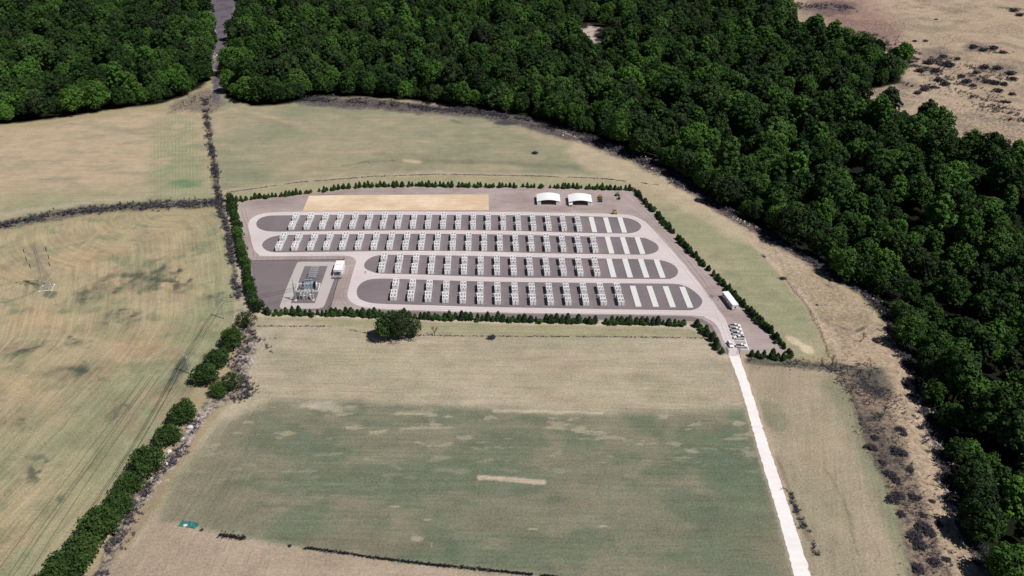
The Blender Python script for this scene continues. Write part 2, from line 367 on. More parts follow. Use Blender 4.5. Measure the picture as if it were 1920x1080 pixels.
    lay(m * line([(1560,-20),(1600,40),(1640,70)], 50, 30) * .55, (150,112,108)); rough = np.maximum(rough, m * (.30 + .4 * n01(fbm(fx, fy, 40, 3, 95), .5, .62)))
    lay(m * line([(1700,82),(1800,62),(1920,58)], 10, 6) * .6, (200,176,146)); lay(m * blob(1740, 55, 70, 8) * .5, (138,130,104))
    for b in ((1755,105,45,20,10),(1700,160,30,12,0),(1830,90,30,12),(1870,130,40,12),(1830,150,40,10,15)):
        lay(blob(*b) * .55, (104,96,92)) if len(b) == 5 else lay(blob(b[0], b[1], b[2], b[3]) * .55, (104,96,92))
    lay(blob(1560, 15, 70, 18, 0, .5) * .6, (92,80,84))
    # --- gravel shoulder round the compound
    lay(line([(437,379),(480,372),(600,358),(700,351),(860,349),(1000,351),(1190,356),(1256,431),(1340,518),(1385,567),(1482,668),(1395,667)], 4, 3, False) * .8, (180,164,140))
    lay(line([(1482,668),(1395,667)], 4, 3, False) * .7, (190,172,146))
    lay(line([(487,590),(620,592),(811,599),(954,603),(1140,607),(1293,611),(1325,627),(1345,660),(1362,668)], 4.5, 2.5, False) * .9, (206,190,164))
    # woodland floor
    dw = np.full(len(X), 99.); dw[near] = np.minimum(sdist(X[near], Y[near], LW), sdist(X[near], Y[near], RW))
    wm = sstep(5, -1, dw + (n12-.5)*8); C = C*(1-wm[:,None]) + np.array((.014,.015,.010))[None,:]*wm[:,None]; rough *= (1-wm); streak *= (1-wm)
    fc = blob(1105, 62, 26, 20, 30, .5, .8); lay(fc, (196,178,166)); lay(blob(950, 2, 26, 8) * .8, (180,165,150))
    # rows of the left field follow its right-hand boundary
    LB = XY([(330,392),(395,392),(420,420),(436,500),(448,590),(425,650),(355,745),(250,880),(150,1000),(80,1100),(20,1200)])
    lmk = near & (U < 480) & (V > 385); across[lmk] = segdist(X[lmk], Y[lmk], LB)
    me = bpy.data.meshes.new('ground')
    nv = nr * nc; nf = (nr-1)*(nc-1)
    me.vertices.add(nv); me.vertices.foreach_set('co', np.stack([X, Y, Z], 1).astype(np.float32).ravel())
    i = np.arange(nr-1)[:, None]*nc + np.arange(nc-1)[None, :]
    q = np.stack([i, i+1, i+nc+1, i+nc], -1).reshape(-1, 4).astype(np.int32)
    me.loops.add(nf*4); me.loops.foreach_set('vertex_index', q.ravel())
    me.polygons.add(nf); me.polygons.foreach_set('loop_start', np.arange(nf, dtype=np.int32)*4)
    me.update(calc_edges=True); me.polygons.foreach_set('use_smooth', np.ones(nf, bool))
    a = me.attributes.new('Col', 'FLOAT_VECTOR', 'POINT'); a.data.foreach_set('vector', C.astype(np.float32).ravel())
    for nm, arr in (('across', across), ('streak', streak), ('rough', rough)):
        a = me.attributes.new(nm, 'FLOAT', 'POINT'); a.data.foreach_set('value', arr.astype(np.float32))
    # material
    m = bpy.data.materials.new('field_soil_and_grass'); m.use_nodes = True; nt = m.node_tree; N = nt.nodes; L = nt.links
    p = N['Principled BSDF']; p.inputs['Roughness'].default_value = 1; p.inputs['Specular IOR Level'].default_value = 0.05
    def at(n):
        x = N.new('ShaderNodeAttribute'); x.attribute_name = n; return x
    tc = N.new('ShaderNodeTexCoord')
    def noise(sc, det, vec=None, ro=.6, dim='3D'):
        x = N.new('ShaderNodeTexNoise'); x.inputs['Scale'].default_value = sc; x.inputs['Detail'].default_value = det; x.inputs['Roughness'].default_value = ro
        L.new(vec or tc.outputs['Object'], x.inputs['Vector']); return x.outputs['Fac']
    def math_(op, a, b=None, c=None):
        x = N.new('ShaderNodeMath'); x.operation = op
        for k, v in enumerate((a, b, c)):
            if v is None: continue
            if isinstance(v, (int, float)): x.inputs[k].default_value = v
            else: L.new(v, x.inputs[k])
        return x.outputs[0]
    def mr(x, a, b, c, d):
        n = N.new('ShaderNodeMapRange'); n.inputs[1].default_value = a; n.inputs[2].default_value = b; n.inputs[3].default_value = c; n.inputs[4].default_value = d
        L.new(x, n.inputs[0]); return n.outputs[0]
    sp = N.new('ShaderNodeSeparateXYZ'); L.new(tc.outputs['Object'], sp.inputs[0])
    def rowvec(k, l):
        cb = N.new('ShaderNodeCombineXYZ'); L.new(math_('MULTIPLY', at('across').outputs['Fac'], k), cb.inputs[0])
        L.new(math_('MULTIPLY', sp.outputs[0], l), cb.inputs[1]); L.new(math_('MULTIPLY', sp.outputs[1], l), cb.inputs[2]); return cb.outputs[0]
    s1 = mr(noise(1, 4, rowvec(.75, .035), .7), .3, .7, -1, 1); s2 = mr(noise(1, 2, rowvec(.28, .012)), .35, .65, -1, 1)
    spk = mr(noise(1.1, 4, ro=.75), .3, .7, -1, 1); mot = mr(noise(.09, 7, ro=.65), .3, .7, -1, 1)
    st = math_('MULTIPLY', at('streak').outputs['Fac'], math_('ADD', math_('MULTIPLY', s1, .30), math_('MULTIPLY', s2, .09)))
    val = math_('ADD', math_('ADD', st, math_('MULTIPLY', spk, .26)), math_('MULTIPLY', mot, .12)); val = math_('ADD', val, 1.0)
    vm = N.new('ShaderNodeVectorMath'); vm.operation = 'SCALE'; L.new(at('Col').outputs['Vector'], vm.inputs[0]); L.new(val, vm.inputs['Scale'])
    # hue drift between dry and green blades
    mx = N.new('ShaderNodeMix'); mx.data_type = 'RGBA'; mx.blend_type = 'MULTIPLY'; L.new(mr(noise(.33, 6, ro=.7), .42, .62, 0, .5), mx.inputs['Factor'])
    L.new(vm.outputs[0], mx.inputs['A']); mx.inputs['B'].default_value = (.80, .93, .78, 1)
    # rough ground: dark brushwood litter and pale stones
    rg = math_('MULTIPLY', at('rough').outputs['Fac'], mr(noise(.42, 6, ro=.72), .47, .56, 0, 1))
    m2 = N.new('ShaderNodeMix'); m2.data_type = 'RGBA'; L.new(math_('MULTIPLY', rg, .82), m2.inputs['Factor']); L.new(mx.outputs['Result'], m2.inputs['A']); m2.inputs['B'].default_value = (.040, .036, .042, 1)
    rs = math_('MULTIPLY', mr(at('rough').outputs['Fac'], .45, .9, 0, 1), mr(noise(.95, 3), .60, .66, 0, 1))
    m3 = N.new('ShaderNodeMix'); m3.data_type = 'RGBA'; L.new(math_('MULTIPLY', rs, .7), m3.inputs['Factor']); L.new(m2.outputs['Result'], m3.inputs['A']); m3.inputs['B'].default_value = (*A(186,172,170), 1)
    L.new(m3.outputs['Result'], p.inputs['Base Color'])
    bp = N.new('ShaderNodeBump'); bp.inputs['Strength'].default_value = .5; bp.inputs['Distance'].default_value = .35
    L.new(math_('ADD', math_('MULTIPLY', spk, .5), math_('MULTIPLY', mr(noise(.25, 5), .3, .7, -1, 1), math_('ADD', math_('MULTIPLY', at('rough').outputs['Fac'], 3), .4))), bp.inputs['Height']); L.new(bp.outputs[0], p.inputs['Normal'])
    me.materials.append(m)
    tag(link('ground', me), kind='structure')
make_ground()

# ------------------------------------------------------------------ surface materials of the compound
def ground_mat(name, color, var, s1, s2, streak=0.0, ang=0.0, tint=None):
    m = bpy.data.materials.new(name); m.use_nodes = True; nt = m.node_tree; N = nt.nodes; L = nt.links
    p = N['Principled BSDF']; p.inputs['Roughness'].default_value = .95; p.inputs['Specular IOR Level'].default_value = 0.1
    tc = N.new('ShaderNodeTexCoord'); 
    def nz(sc, det, vec):
        x = N.new('ShaderNodeTexNoise'); x.inputs['Scale'].default_value = sc; x.inputs['Detail'].default_value = det; x.inputs['Roughness'].default_value = .65; L.new(vec, x.inputs['Vector'])
        r = N.new('ShaderNodeMapRange'); r.inputs[1].default_value = .3; r.inputs[2].default_value = .7; r.inputs[3].default_value = -1; r.inputs[4].default_value = 1; L.new(x.outputs['Fac'], r.inputs[0]); return r.outputs[0]
    def mt(op, a, b):
        x = N.new('ShaderNodeMath'); x.operation = op
        for k, v in enumerate((a, b)):
            if isinstance(v, (int, float)): x.inputs[k].default_value = v
            else: L.new(v, x.inputs[k])
        return x.outputs[0]
    mp = N.new('ShaderNodeMapping'); mp.inputs['Rotation'].default_value = (0, 0, ang); mp.inputs['Scale'].default_value = (.08, 1.0, 1); L.new(tc.outputs['Object'], mp.inputs['Vector'])
    v = mt('ADD', mt('MULTIPLY', nz(s1, 6, tc.outputs['Object']), var), mt('MULTIPLY', nz(s2, 4, tc.outputs['Object']), var * .7))
    v = mt('ADD', v, mt('MULTIPLY', nz(.6, 5, mp.outputs[0]), streak)); v = mt('ADD', v, 1.0)
    vm = N.new('ShaderNodeVectorMath'); vm.operation = 'SCALE'; L.new(v, vm.inputs['Scale'])
    if tint:
        mx = N.new('ShaderNodeMix'); mx.data_type = 'RGBA'; mx.inputs['A'].default_value = (*color, 1); mx.inputs['B'].default_value = (*tint, 1)
        r = N.new('ShaderNodeMapRange'); r.inputs[1].default_value = -.4; r.inputs[2].default_value = .8; L.new(nz(.035, 5, tc.outputs['Object']), r.inputs[0])
        L.new(r.outputs[0], mx.inputs['Factor']); L.new(mx.outputs['Result'], vm.inputs[0])
    else: vm.inputs[0].default_value = color
    L.new(vm.outputs[0], p.inputs['Base Color'])
    return m
M_yard = ground_mat('pale gravel yard', A(180,165,161), .10, .05, 1.4, .13, 0.25, A(160,143,138))
M_sub = ground_mat('grey crushed stone', A(132,121,124), .09, .05, 1.2, .07, .1, A(124,114,114))
M_island = ground_mat('dark grey stone bed', A(135,124,127), .09, .045, 1.8, .06, 0.05, A(124,116,118))
M_road = ground_mat('pale concrete road', A(222,211,209), .05, .07, 1.0, .06, 0.0, A(210,199,196))
M_ring = ground_mat('worn concrete ring road', A(196,187,182), .035, .1, 1.2, .02)
M_sand = ground_mat('sand bed', A(222,194,162), .07, .12, .9, .12, 0.0, A(240,220,194))
M_white_road = ground_mat('white limestone road', A(248,243,240), .05, .12, .8, .06, 1.3)
M_slab = ground_mat('light concrete slab', A(228,228,224), .02, .3, 2.0)
M_line = mat('white line paint', (.8,.8,.8))
M_kerb = mat('concrete kerb', A(186,178,176), var=.05)

YARD = [(443,381),(480,375),(540,368),(600,361),(640,357),(700,354),(780,352),(860,351),(1000,352),(1100,354),(1188,357),(1203,373),(1228,402),(1256,434),(1290,475),(1340,521),(1386,571),(1437,621),(1478,666),
        (1440,664),(1391,662),(1366,665),(1352,655),(1342,636),(1330,614),(1312,603),(1200,601),(960,597),(811,593),(700,588),(620,585),(490,584),(478,560),(470,530),(462,480),(452,430)]
sheet('gravel_yard', YARD, .02, M_yard)
sheet('substation_ground', [(469.5,488),(560,486.5),(646.5,485.5),(633,530),(619,583),(490,582.5),(479,558),(474,520)], .04, M_sub)
sheet('verge_strip', [(619,583.5),(700,587.5),(811,592.5),(960,596.5),(1200,600.5),(1310,602.5),(1330,614),(1342,636),(1352,655),(1357,655),(1347,632),(1334,609),(1316,598),(1296,593.5),(1150,590.5),(960,588.5),(816,585),(722,581.5),(690,580),(660,580.5),(640,581.5)], .03, M_sub)
sheet('sand_bed', [(579.4,367),(700,365.6),(916,364.5),(916.5,394),(700,394.6),(567.7,395.3)], .05, M_sand)
ROAD = [(465.4,420.7),(467.5,414),(474,408),(487.4,401.8),(510.7,398.4),(550,397.4),(601,397),(700,396.6),(800,396.9),(950,397.4),(1060,399),(1120,400.2),(1155.7,401),(1176,402.8),(1193.6,407.2),(1207,414),(1216,422),
        (1250,460),(1286.7,500),(1333,563.3),(1356.7,593.3),(1370,623.3),(1385,660),(1385,666.5),(1366.7,666.5),(1363,652),(1355,636),(1349,619),(1338,604.5),(1323,596.5),(1300,591.7),(1140,588.5),(960,586.4),(816,583),
        (722.5,579.2),(683.4,576.3),(663.6,569.8),(654,561.5),(651.2,553),(652.5,545),(659,520),(666.3,496),(667.3,489.4),(662.4,483.4),(648,479.6),(600,479.8),(497.8,480.3),(484.8,476.9),(477.5,470),(473,459.6),(469.2,441.5),(466,428)]
sheet('compound_road', ROAD, .06, M_road, smooth=3)
sheet('substation_ring_road', [(556.6,494.5),(560,492),(566,491),(600,491),(625,491),(633,492.5),(636,496),(634,503),(624,531),(609,571),(604,576.5),(594,578.8),(560,579),(530,579),(525.5,576),(526,570),(540,533),(549,512)], .08, M_ring, smooth=3)
sheet('substation_pad', [(571.1,499.1),(614.4,498.9),(602,534),(590.4,568.7),(545.2,568.7),(558,534)], .1, M_sub)
ISL = [[(480.7,421),(483,414),(491,408),(504,404.9),(520,404.2),(560,403.8),(640,402.9),(800,403),(950,403.6),(1060,405),(1120,406.3),(1164,407.8),(1184,411),(1197,417.5),(1202.4,425.2),(1197,432.5),(1186,436.5),(1170,437.9),(1120,437.4),(1060,436),(950,432.8),(800,432),(640,433),(540,434.2),(508,434),(493,431.5),(484,427)],
 [(491.5,460.5),(495,453),(506,446),(523,441.8),(540,440.8),(640,439.4),(780,438.7),(900,439.4),(1010,441.5),(1100,443.5),(1196,445.5),(1216,449.5),(1230,457),(1235,465.8),(1230,472.5),(1218,476.5),(1200,477.6),(1120,476.6),(1010,474.8),(900,471.6),(780,470.6),(640,472),(540,473.3),(512,473),(498,468.5)],
 [(683,499),(686,490.5),(697,482.5),(712,478.8),(730,478.1),(810,478.9),(900,480.3),(1000,482.6),(1100,484.5),(1200,486.2),(1236,488),(1255,493),(1267,500.5),(1271.3,509),(1268,517),(1259,522),(1245,523.3),(1150,522.5),(1060,521.3),(960,520.5),(860,517.6),(780,514.6),(715,513.2),(698,509.5),(687,505)],
 [(669.4,551.3),(670,541),(677,531.5),(690,525.2),(708,522.9),(740,523),(800,525),(900,528),(1000,529.3),(1100,530.6),(1200,531.8),(1262,532.5),(1284,536.5),(1301,546),(1314,558.5),(1316.5,567),(1311,576),(1299,581),(1285,582),(1200,580.8),(1100,579.2),(1000,577.2),(900,575.4),(800,572.3),(730,570.4),(699,568.6),(683,564.5),(673,559)]]
for P in ISL: sheet('stone_island', P, .14, M_island, smooth=3, thick=.14)
sheet('access_road', [(1366.5,666.5),(1385.5,666.5),(1395,692),(1405,720),(1424,783),(1446.7,853),(1463,900),(1480,953),(1499,1012),(1518,1073),(1560,1200),(1525,1200),(1488,1073),(1469,1005),(1450,936.7),(1426.7,860),(1406,785),(1386.7,720),(1376,690)], .035, M_white_road, rag=.13)

# faint tyre marks on the yard
M_tyre = ground_mat('worn tyre mark', A(160,145,141), .1, .1, 1.5)
M_tyre2 = ground_mat('worn tyre mark on concrete', A(208,197,194), .1, .1, 1.5)
for pts, w, m_, z in (([(925,372),(980,384),(1060,392),(1140,392),(1185,398),(1215,418)], .45, M_tyre, .03),([(930,368),(1000,376),(1080,389),(1150,388),(1195,398),(1228,428)], .45, M_tyre, .032),
  ([(1020,389),(1035,393),(1070,396)], .5, M_tyre, .034),([(1075,390),(1100,394),(1150,395)], .5, M_tyre, .034),([(1160,362),(1185,380),(1215,405),(1262,460),(1310,520),(1352,575)], .5, M_tyre, .03),([(1190,372),(1225,408),(1280,470),(1335,540)], .4, M_tyre, .032),
  ([(500,400),(600,397.8),(800,398.2),(1000,399.6),(1150,403),(1195,410),(1230,440),(1300,522),(1345,585),(1362,625),(1372,660)], .5, M_tyre2, .07),([(520,436.5),(700,435.5),(900,436),(1050,440),(1180,442),(1240,452)], .4, M_tyre2, .07),
  ([(540,476.5),(700,475),(900,475.5),(1100,480.5),(1220,482),(1290,505)], .45, M_tyre2, .072),([(700,518),(850,521),(1000,525),(1200,528),(1300,536)], .4, M_tyre2, .07),([(690,573),(820,578),(1000,582),(1200,585),(1330,590),(1352,605)], .5, M_tyre2, .071),
  ([(640,500),(633,530),(622,572)], .4, M_tyre, .045),([(655,500),(640,550),(650,572)], .4, M_tyre, .03),([(455,392),(470,440),(480,482)], .5, M_tyre, .031),([(452,385),(520,380),(560,372),(640,360),(760,357)], .5, M_tyre, .031)):
    P = catmull(GP(pts), 8, False)
    for off in (-.95, .95):
        mb = MB()
        for a, b in zip(P[:-1], P[1:]):
            d = (b-a).normalized(); n = Vector((-d.y, d.x, 0)); mb.quad(*[(q.x,q.y,z) for q in (a+n*(off-w/2), b+n*(off-w/2), b+n*(off+w/2), a+n*(off+w/2))])
        tag(mb.build('tyre_mark', m_), kind='structure')

# parking bay lines
def pline(a, b, w=.28, z=.1):
    P, Q = G(*a), G(*b); d = (Q-P).normalized(); n = Vector((-d.y, d.x, 0))*w/2
    o = MB().quad(*[(q.x, q.y, z) for q in (P-n, Q-n, Q+n, P+n)]).build('parking_line', M_line); tag(o, kind='structure')
pline((1387,609.5),(1404.2,656.6), .4)
for v, a, b in ((609.5,1369,1387),(616.3,1371,1389.6),(623.7,1373.5,1392.3),(631.3,1375.5,1395),(639.6,1378,1398),(656,1385.5,1404.2)): pline((a, v-.8),(b, v+.2), .3, .105)

ANG = R(1.5)      # everything in the compound is turned by this much

# ------------------------------------------------------------------ slabs waiting for batteries
s_ = .13542
def QZ(ox, oy, l): return [(ox+x*s_, oy+y*s_) for x, y in l]
SL = [[QZ(1000,390,q) for q in ([(762,127),(828,127),(885,340),(815,340)],[(963,135),(1033,135),(1092,347),(1022,347)],[(1165,142),(1230,140),(1300,347),(1228,347)])],
      [QZ(1000,390,q) for q in ([(983,408),(1055,408),(1122,637),(1050,637)],[(1195,412),(1265,412),(1340,643),(1267,643)],[(1403,415),(1470,415),(1555,645),(1478,643)])],
      [QZ(1060,480,q) for q in ([(568,45),(640,45),(710,300),(632,300)],[(785,47),(857,47),(937,303),(860,303)],[(1003,50),(1077,50),(1162,305),(1088,305)],[(1220,55),(1295,55),(1388,308),(1312,308)])],
      [QZ(1060,480,q) for q in ([(892,422),(970,422),(1056,708),(975,708)],[(1122,423),(1200,423),(1295,708),(1215,710)],[(1352,425),(1430,425),(1533,715),(1450,716)],[(1580,430),(1660,430),(1775,720),(1690,722)])]]
ROWN = ['back row', 'second row', 'third row', 'front row']
ORD = ['first','second','third','fourth','fifth','sixth','seventh','eighth','ninth','tenth','eleventh','twelfth','thirteenth','fourteenth','fifteenth','sixteenth','seventeenth','eighteenth','nineteenth','twentieth','twenty-first','twenty-second']
def ordn(n):
    tens = ['','','twenty','thirty','forty','fifty','sixty','seventy','eighty','ninety']
    ones = ORD[:19]
    if n < 20: return ones[n-1]
    t, o = divmod(n, 10)
    pre = 'one hundred and ' if n >= 100 else ''
    n2 = n % 100
    if n2 == 0: return 'hundredth'
    if n2 < 20: return pre + ones[n2-1]
    t, o = divmod(n2, 10)
    return pre + (tens[t] + '-' + ones[o-1] if o else {2:'twentieth',3:'thirtieth',4:'fortieth',5:'fiftieth',6:'sixtieth',7:'seventieth',8:'eightieth',9:'ninetieth'}[t])
slab_me = MB().box(0, 2.95, 0, 21, 0, .22).mesh('concrete_slab', M_slab)
for r, row in enumerate(SL):
    for k, q in enumerate(row):
        o = link('concrete_slab', slab_me); p = G(*q[3]); o.location = (p.x, p.y, .14); o.rotation_euler = (0, 0, ANG)
        tag(o, 'empty pale concrete battery slab, %s from the left in the %s' % (ORD[k], ROWN[r]), 'concrete slab', 'empty concrete slabs')

# ------------------------------------------------------------------ battery blocks
M_white = mat('white powder coat', (.83,.825,.82), rough=.5, spec=.3, var=.03, vscale=.7, own=.10)
M_grille = mat('grey fan grille', A(172,167,169), rough=.6, var=.1, vscale=6, own=.3)
M_dark = mat('dark steel', (.02,.02,.024), rough=.6)
M_grey = mat('light grey enclosure', A(186,181,182), rough=.6, var=.05, vscale=1.5)
M_seam = mat('door seam', A(150,146,148))
CW, CL, CH = 1.36, 7.3, 2.55
body = MB().box(0, CW, 0, CL, .12, CH)
for k in range(8): body.box(-.02, 0, .25+k*.86, 1.03+k*.86, .3, CH-.2)       # row of door leaves on each flank
for k in range(8): body.box(CW, CW+.02, .25+k*.86, 1.03+k*.86, .3, CH-.2)
for x0 in (0, CW-.09): body.box(x0, x0+.09, 0, CL, CH, CH+.05)
for y0 in (0, CL/2-.09, CL-.18): body.box(.09, CW-.09, y0, y0+.18, CH, CH+.05)
body_me = body.mesh('body', M_white)
pan = MB()
pan.box(0, .82, 0, 2.5, 0, .05)
for k in range(3): pan.bar((.41, .45+k*.8, .05), (.41, .45+k*.8, .075), .3, n=10)
pan_me = pan.mesh('fan_panel', M_grille)
foot_me = MB().box(.05, CW-.05, .05, CL-.05, 0, .12).mesh('base_frame', M_dark)
endp_me = MB().box(.12, CW-.12, -.025, 0, .35, CH-.15).mesh('end_panel', M_white)
sk = MB().box(0, 2.95, 0, 3.3, 0, .18)
skid_me = sk.mesh('skid_frame', M_dark)
side_me = MB().box(2.82, 2.96, .2, 3.25, .18, 1.9).mesh('side_panel', M_white)
tr = MB().hexa([(.1,.9,.18),(2.85,.9,.18),(2.85,3.1,.18),(.1,3.1,.18),(.1,.9,1.55),(2.85,.9,1.55),(2.85,3.1,1.8),(.1,3.1,1.8)])
tr_me = tr.mesh('inverter_cabinet', M_grey)
rad = MB()
for k in range(9): rad.box(.35+k*.26, .45+k*.26, .35, .9, .3, 1.25)
rad_me = rad.mesh('cooling_fins', M_seam)
sw_me = MB().box(-.55, -.02, 1.0, 2.0, .1, 1.3).mesh('switch_box', M_white)
CAT = dict()
def make_container():
    t = empty('battery_container', (0,0,0))
    link('body', body_me, t); link('base_frame', foot_me, t); link('end_panel', endp_me, t)
    for k in range(2):
        p = link('fan_panel', pan_me, t); p.location = (.29, .58 + k * 3.55, CH)
    return t
def make_skid():
    t = empty('transformer_skid', (0,0,0))
    link('skid_frame', skid_me, t); link('inverter_cabinet', tr_me, t); link('cooling_fins', rad_me, t); link('side_panel', side_me, t); link('switch_box', sw_me, t)
    return t
c0, s0 = make_container(), make_skid(); used = [False, False]
ROWS = [(20, (541.3,432.3),(770.8,430.6),(1081.9,435.6)),(21,(516.8,471.6),(786.8,470.2),(1111.8,475.6)),(14,(710,512.5),(898,517.0),(1114.8,519.7)),(14,(731.9,565),(930.8,572.7),(1159.4,574.4))]
for r, (n, a, b, c) in enumerate(ROWS):
    Pa, Pb, Pc = G(*a), G(*b), G(*c); fb = (Pb.x-Pa.x)/(Pc.x-Pa.x)
    for k in range(n):
        t = k/(n-1); p = Pa.lerp(Pc, t)
        # the row bows a little: pass it through the middle point
        yb = Pb.y - Pa.lerp(Pc, fb).y; w = t/fb if t < fb else (1-t)/(1-fb)
        p.y += yb * math.sin(w*math.pi/2)
        rot = Matrix.Rotation(ANG, 3, 'Z')
        unit = '%s unit from left, %s' % (ORD[k], ROWN[r])
        for j, (dx, dy, nm) in enumerate(((0,0,'near left'),(1.60,0,'near right'),(0,11.6,'far left'),(1.60,11.6,'far right'))):
            t_ = c0 if not used[0] else copy_tree(c0); used[0] = True
            t_.location = p + rot @ Vector((dx, dy, 0)) + Vector((0,0,.14)); t_.rotation_euler = (0,0,ANG)
            tag(t_, 'white battery container, %s in the %s' % (nm, unit), 'battery container', 'battery containers in the four rows')
        t_ = s0 if not used[1] else copy_tree(s0); used[1] = True
        t_.location = p + rot @ Vector((0, 7.8, 0)) + Vector((0,0,.14)); t_.rotation_euler = (0,0,ANG)
        tag(t_, 'low grey transformer skid in the middle of the %s' % unit, 'transformer', 'transformer skids between battery containers')

# ------------------------------------------------------------------ arched shelters
M_fabric = mat('white shelter fabric', (.82,.82,.81), rough=.6, var=.02, vscale=.5)
M_steel = mat('galvanised steel', A(168,172,180), rough=.45, metal=.2, var=.05)
M_box = mat('white container paint', (.76,.75,.74), rough=.55, var=.04)
def shelter(uv0, uv1, label):
    a, b = G(*uv0), G(*uv1); w = (b-a).length; t = empty('arched_shelter', (a.x, a.y, .02), math.atan2(b.y-a.y, b.x-a.x))
    D = 11.0; h = 2.4; cw = 2.45
    for x0 in (0.0, w-cw):
        mb = MB().box(x0+.05, x0+cw-.05, 0, D, 0, h)
        for k in range(22): mb.box(x0+.02, x0+.05, .2+k*.5, .42+k*.5, .15, h-.15); mb.box(x0+cw-.05, x0+cw-.02, .2+k*.5, .42+k*.5, .15, h-.15)
        s = mb.build('side_container', M_box, t)
        MB().box(x0+.2, x0+cw/2-.03, -.04, 0, .15, h-.15).build('door_leaf', M_box, s)
        MB().box(x0+cw/2+.03, x0+cw-.2, -.04, 0, .15, h-.15).build('door_leaf', M_box, s)
    mb = MB(); n = 14; rise = 1.7; o_ = []
    for i in range(n+1):
        th = i/n; x = -.15 + (w+.3)*th; z = h + rise*math.sin(math.pi*(.08+.84*th)) - rise*math.sin(math.pi*.08) + .02; o_.append((x, z))
    for i in range(n):
        (x0,z0),(x1,z1) = o_[i], o_[i+1]
        mb.hexa([(x0,-.3,z0),(x1,-.3,z1),(x1,D+.2,z1),(x0,D+.2,z0),(x0,-.3,z0+.08),(x1,-.3,z1+.08),(x1,D+.2,z1+.08),(x0,D+.2,z0+.08)])
    mb.build('roof_cover', M_fabric, t)
    mb = MB()
    for y in (0, D/3, 2*D/3, D-.1):
        for i in range(n): mb.bar((o_[i][0], y, o_[i][1]-.08), (o_[i+1][0], y, o_[i+1][1]-.08), .05, n=4)
    mb.build('roof_hoops', M_steel, t)
    mb = MB()
    pr = [(x, z-.03) for x, z in o_[1:-1]]; mb.prism([(cw, 0), (w-cw, 0)] + [(w-cw, h)] + pr[::-1] + [(cw, h)], D-.25, D-.2); mb.build('rear_wall', M_fabric, t)
    tag(t, label, 'shelter', 'arched container shelters'); return t
shelter((1007,384.6),(1050,384.6), 'white arched shelter on two containers, nearer the sand bed')
shelter((1066.5,385.6),(1109.5,385.8), 'white arched shelter on two containers, nearer the parked machines')

# ------------------------------------------------------------------ control building beside the substation
M_glass = mat('dark window glass', (.02,.022,.026), rough=.15, spec=.5)
def control_house():
    p = G(626.5, 516.5); q = G(641.4, 517.2); w = (q-p).length
    t = empty('control_building', (p.x, p.y, .08), ANG)
    L_ = 10.5; h = 3.2
    MB().box(0, w, 0, L_, 0, h).build('wall', M_box, t)
    r = MB().box(-.12, w+.12, -.12, L_+.12, h, h+.14).build('roof', M_fabric, t)
    for k in range(2): MB().box(1.0+k*1.6, 1.9+k*1.6, 5.5, 6.6, h+.14, h+.5).build('air_conditioner', M_box, r)
    d = MB().box(w*.35, w*.35+1.1, -.05, 0, .9, 3.0).build('door', M_steel, t); MB().box(w*.35+.9, w*.35+1.0, -.09, -.05, 1.8, 2.0).build('handle', M_dark, d)
    cn = MB(); 
    for i in range(8):
        a0, a1 = i/8, (i+1)/8; z = lambda a: 2.7+.35*math.sin(math.pi*a); cn.hexa([(w*a0,-1.6,z(a0)),(w*a1,-1.6,z(a1)),(w*a1,-.02,z(a1)),(w*a0,-.02,z(a0)),(w*a0,-1.6,z(a0)+.06),(w*a1,-1.6,z(a1)+.06),(w*a1,-.02,z(a1)+.06),(w*a0,-.02,z(a0)+.06)])
    cn.build('canopy', M_grey, t)
    MB().box(0, w, -4.2, -.02, 0, .8).build('platform', M_sub, t)
    mb = MB()
    for x in (.05, w/3, 2*w/3, w-.05): mb.bar((x,-4.15,.8),(x,-4.15,1.9), .04, n=4)
    for y in (-2.8,-1.5,-.2):
        for x in (.05, w-.05): mb.bar((x,y,.8),(x,y,1.9), .04, n=4)
    for z in (1.35,1.9):
        mb.bar((.05,-4.15,z),(w-.05,-4.15,z), .05, n=4); mb.bar((.05,-4.15,z),(.05,-.1,z), .05, n=4); mb.bar((w-.05,-4.15,z),(w-.05,-.1,z), .05, n=4)
    mb.build('railing', M_white, t)
    st = MB()
    for k in range(4): st.box(-1.2+.3*k, -.9+.3*k, -3.8, -2.6, 0, .2*(k+1))
    st.build('steps', M_steel, t)
    tag(t, 'white control building with railed front platform at the corner of the substation', 'building')
control_house()

# ------------------------------------------------------------------ site office trailer
def trailer():
    a, b, c = G(1372.6,582.3), G(1380.7,581.4), G(1353.6,556.8)
    w = 3.0; L_ = (c-a).length; ax = math.atan2(c.y-a.y, c.x-a.x) - R(90)
    t = empty('office_trailer', (a.x, a.y, .03), ax); h = 3.0
    MB().box(0, w, 0, L_, .45, h).build('wall', M_box, t); MB().box(-.1, w+.1, -.1, L_+.1, h, h+.15).build('roof', M_fabric, t)
    MB().box(.3, w-.3, .3, L_-.3, 0, .45).build('chassis', M_dark, t)
    for k in range(5):
        y = 1.6 + k*(L_-3.4)/4
        if k in (1, 3):
            d = MB().box(-.05, 0, y, y+.95, .5, 2.5).build('door', M_grey, t); MB().box(-.09,-.05,y+.1,y+.18,1.4,1.6).build('handle', M_dark, d)
            s = MB()
            for j in range(3): s.box(-1.2+.3*j, -.9+.3*j, y-.1, y+1.05, 0, .16*(j+1))
            s.box(-.3,-.06,y-.1,y+1.05,0,.5); s.build('steps', M_steel, t)
        else:
            f = MB().box(-.05, 0, y, y+1.2, 1.3, 2.3).build('window', M_white, t); MB().box(-.07,-.05,y+.1,y+1.1,1.38,2.22).build('pane', M_glass, f)
    f = MB().box(1.0, 2.0, -.05, 0, 1.1, 2.3).build('window', M_white, t); MB().box(1.08,1.92,-.07,-.05,1.18,2.22).build('pane', M_glass, f)
    tag(t, 'long white site office trailer parked beside the right hand hedge', 'office trailer')
trailer()

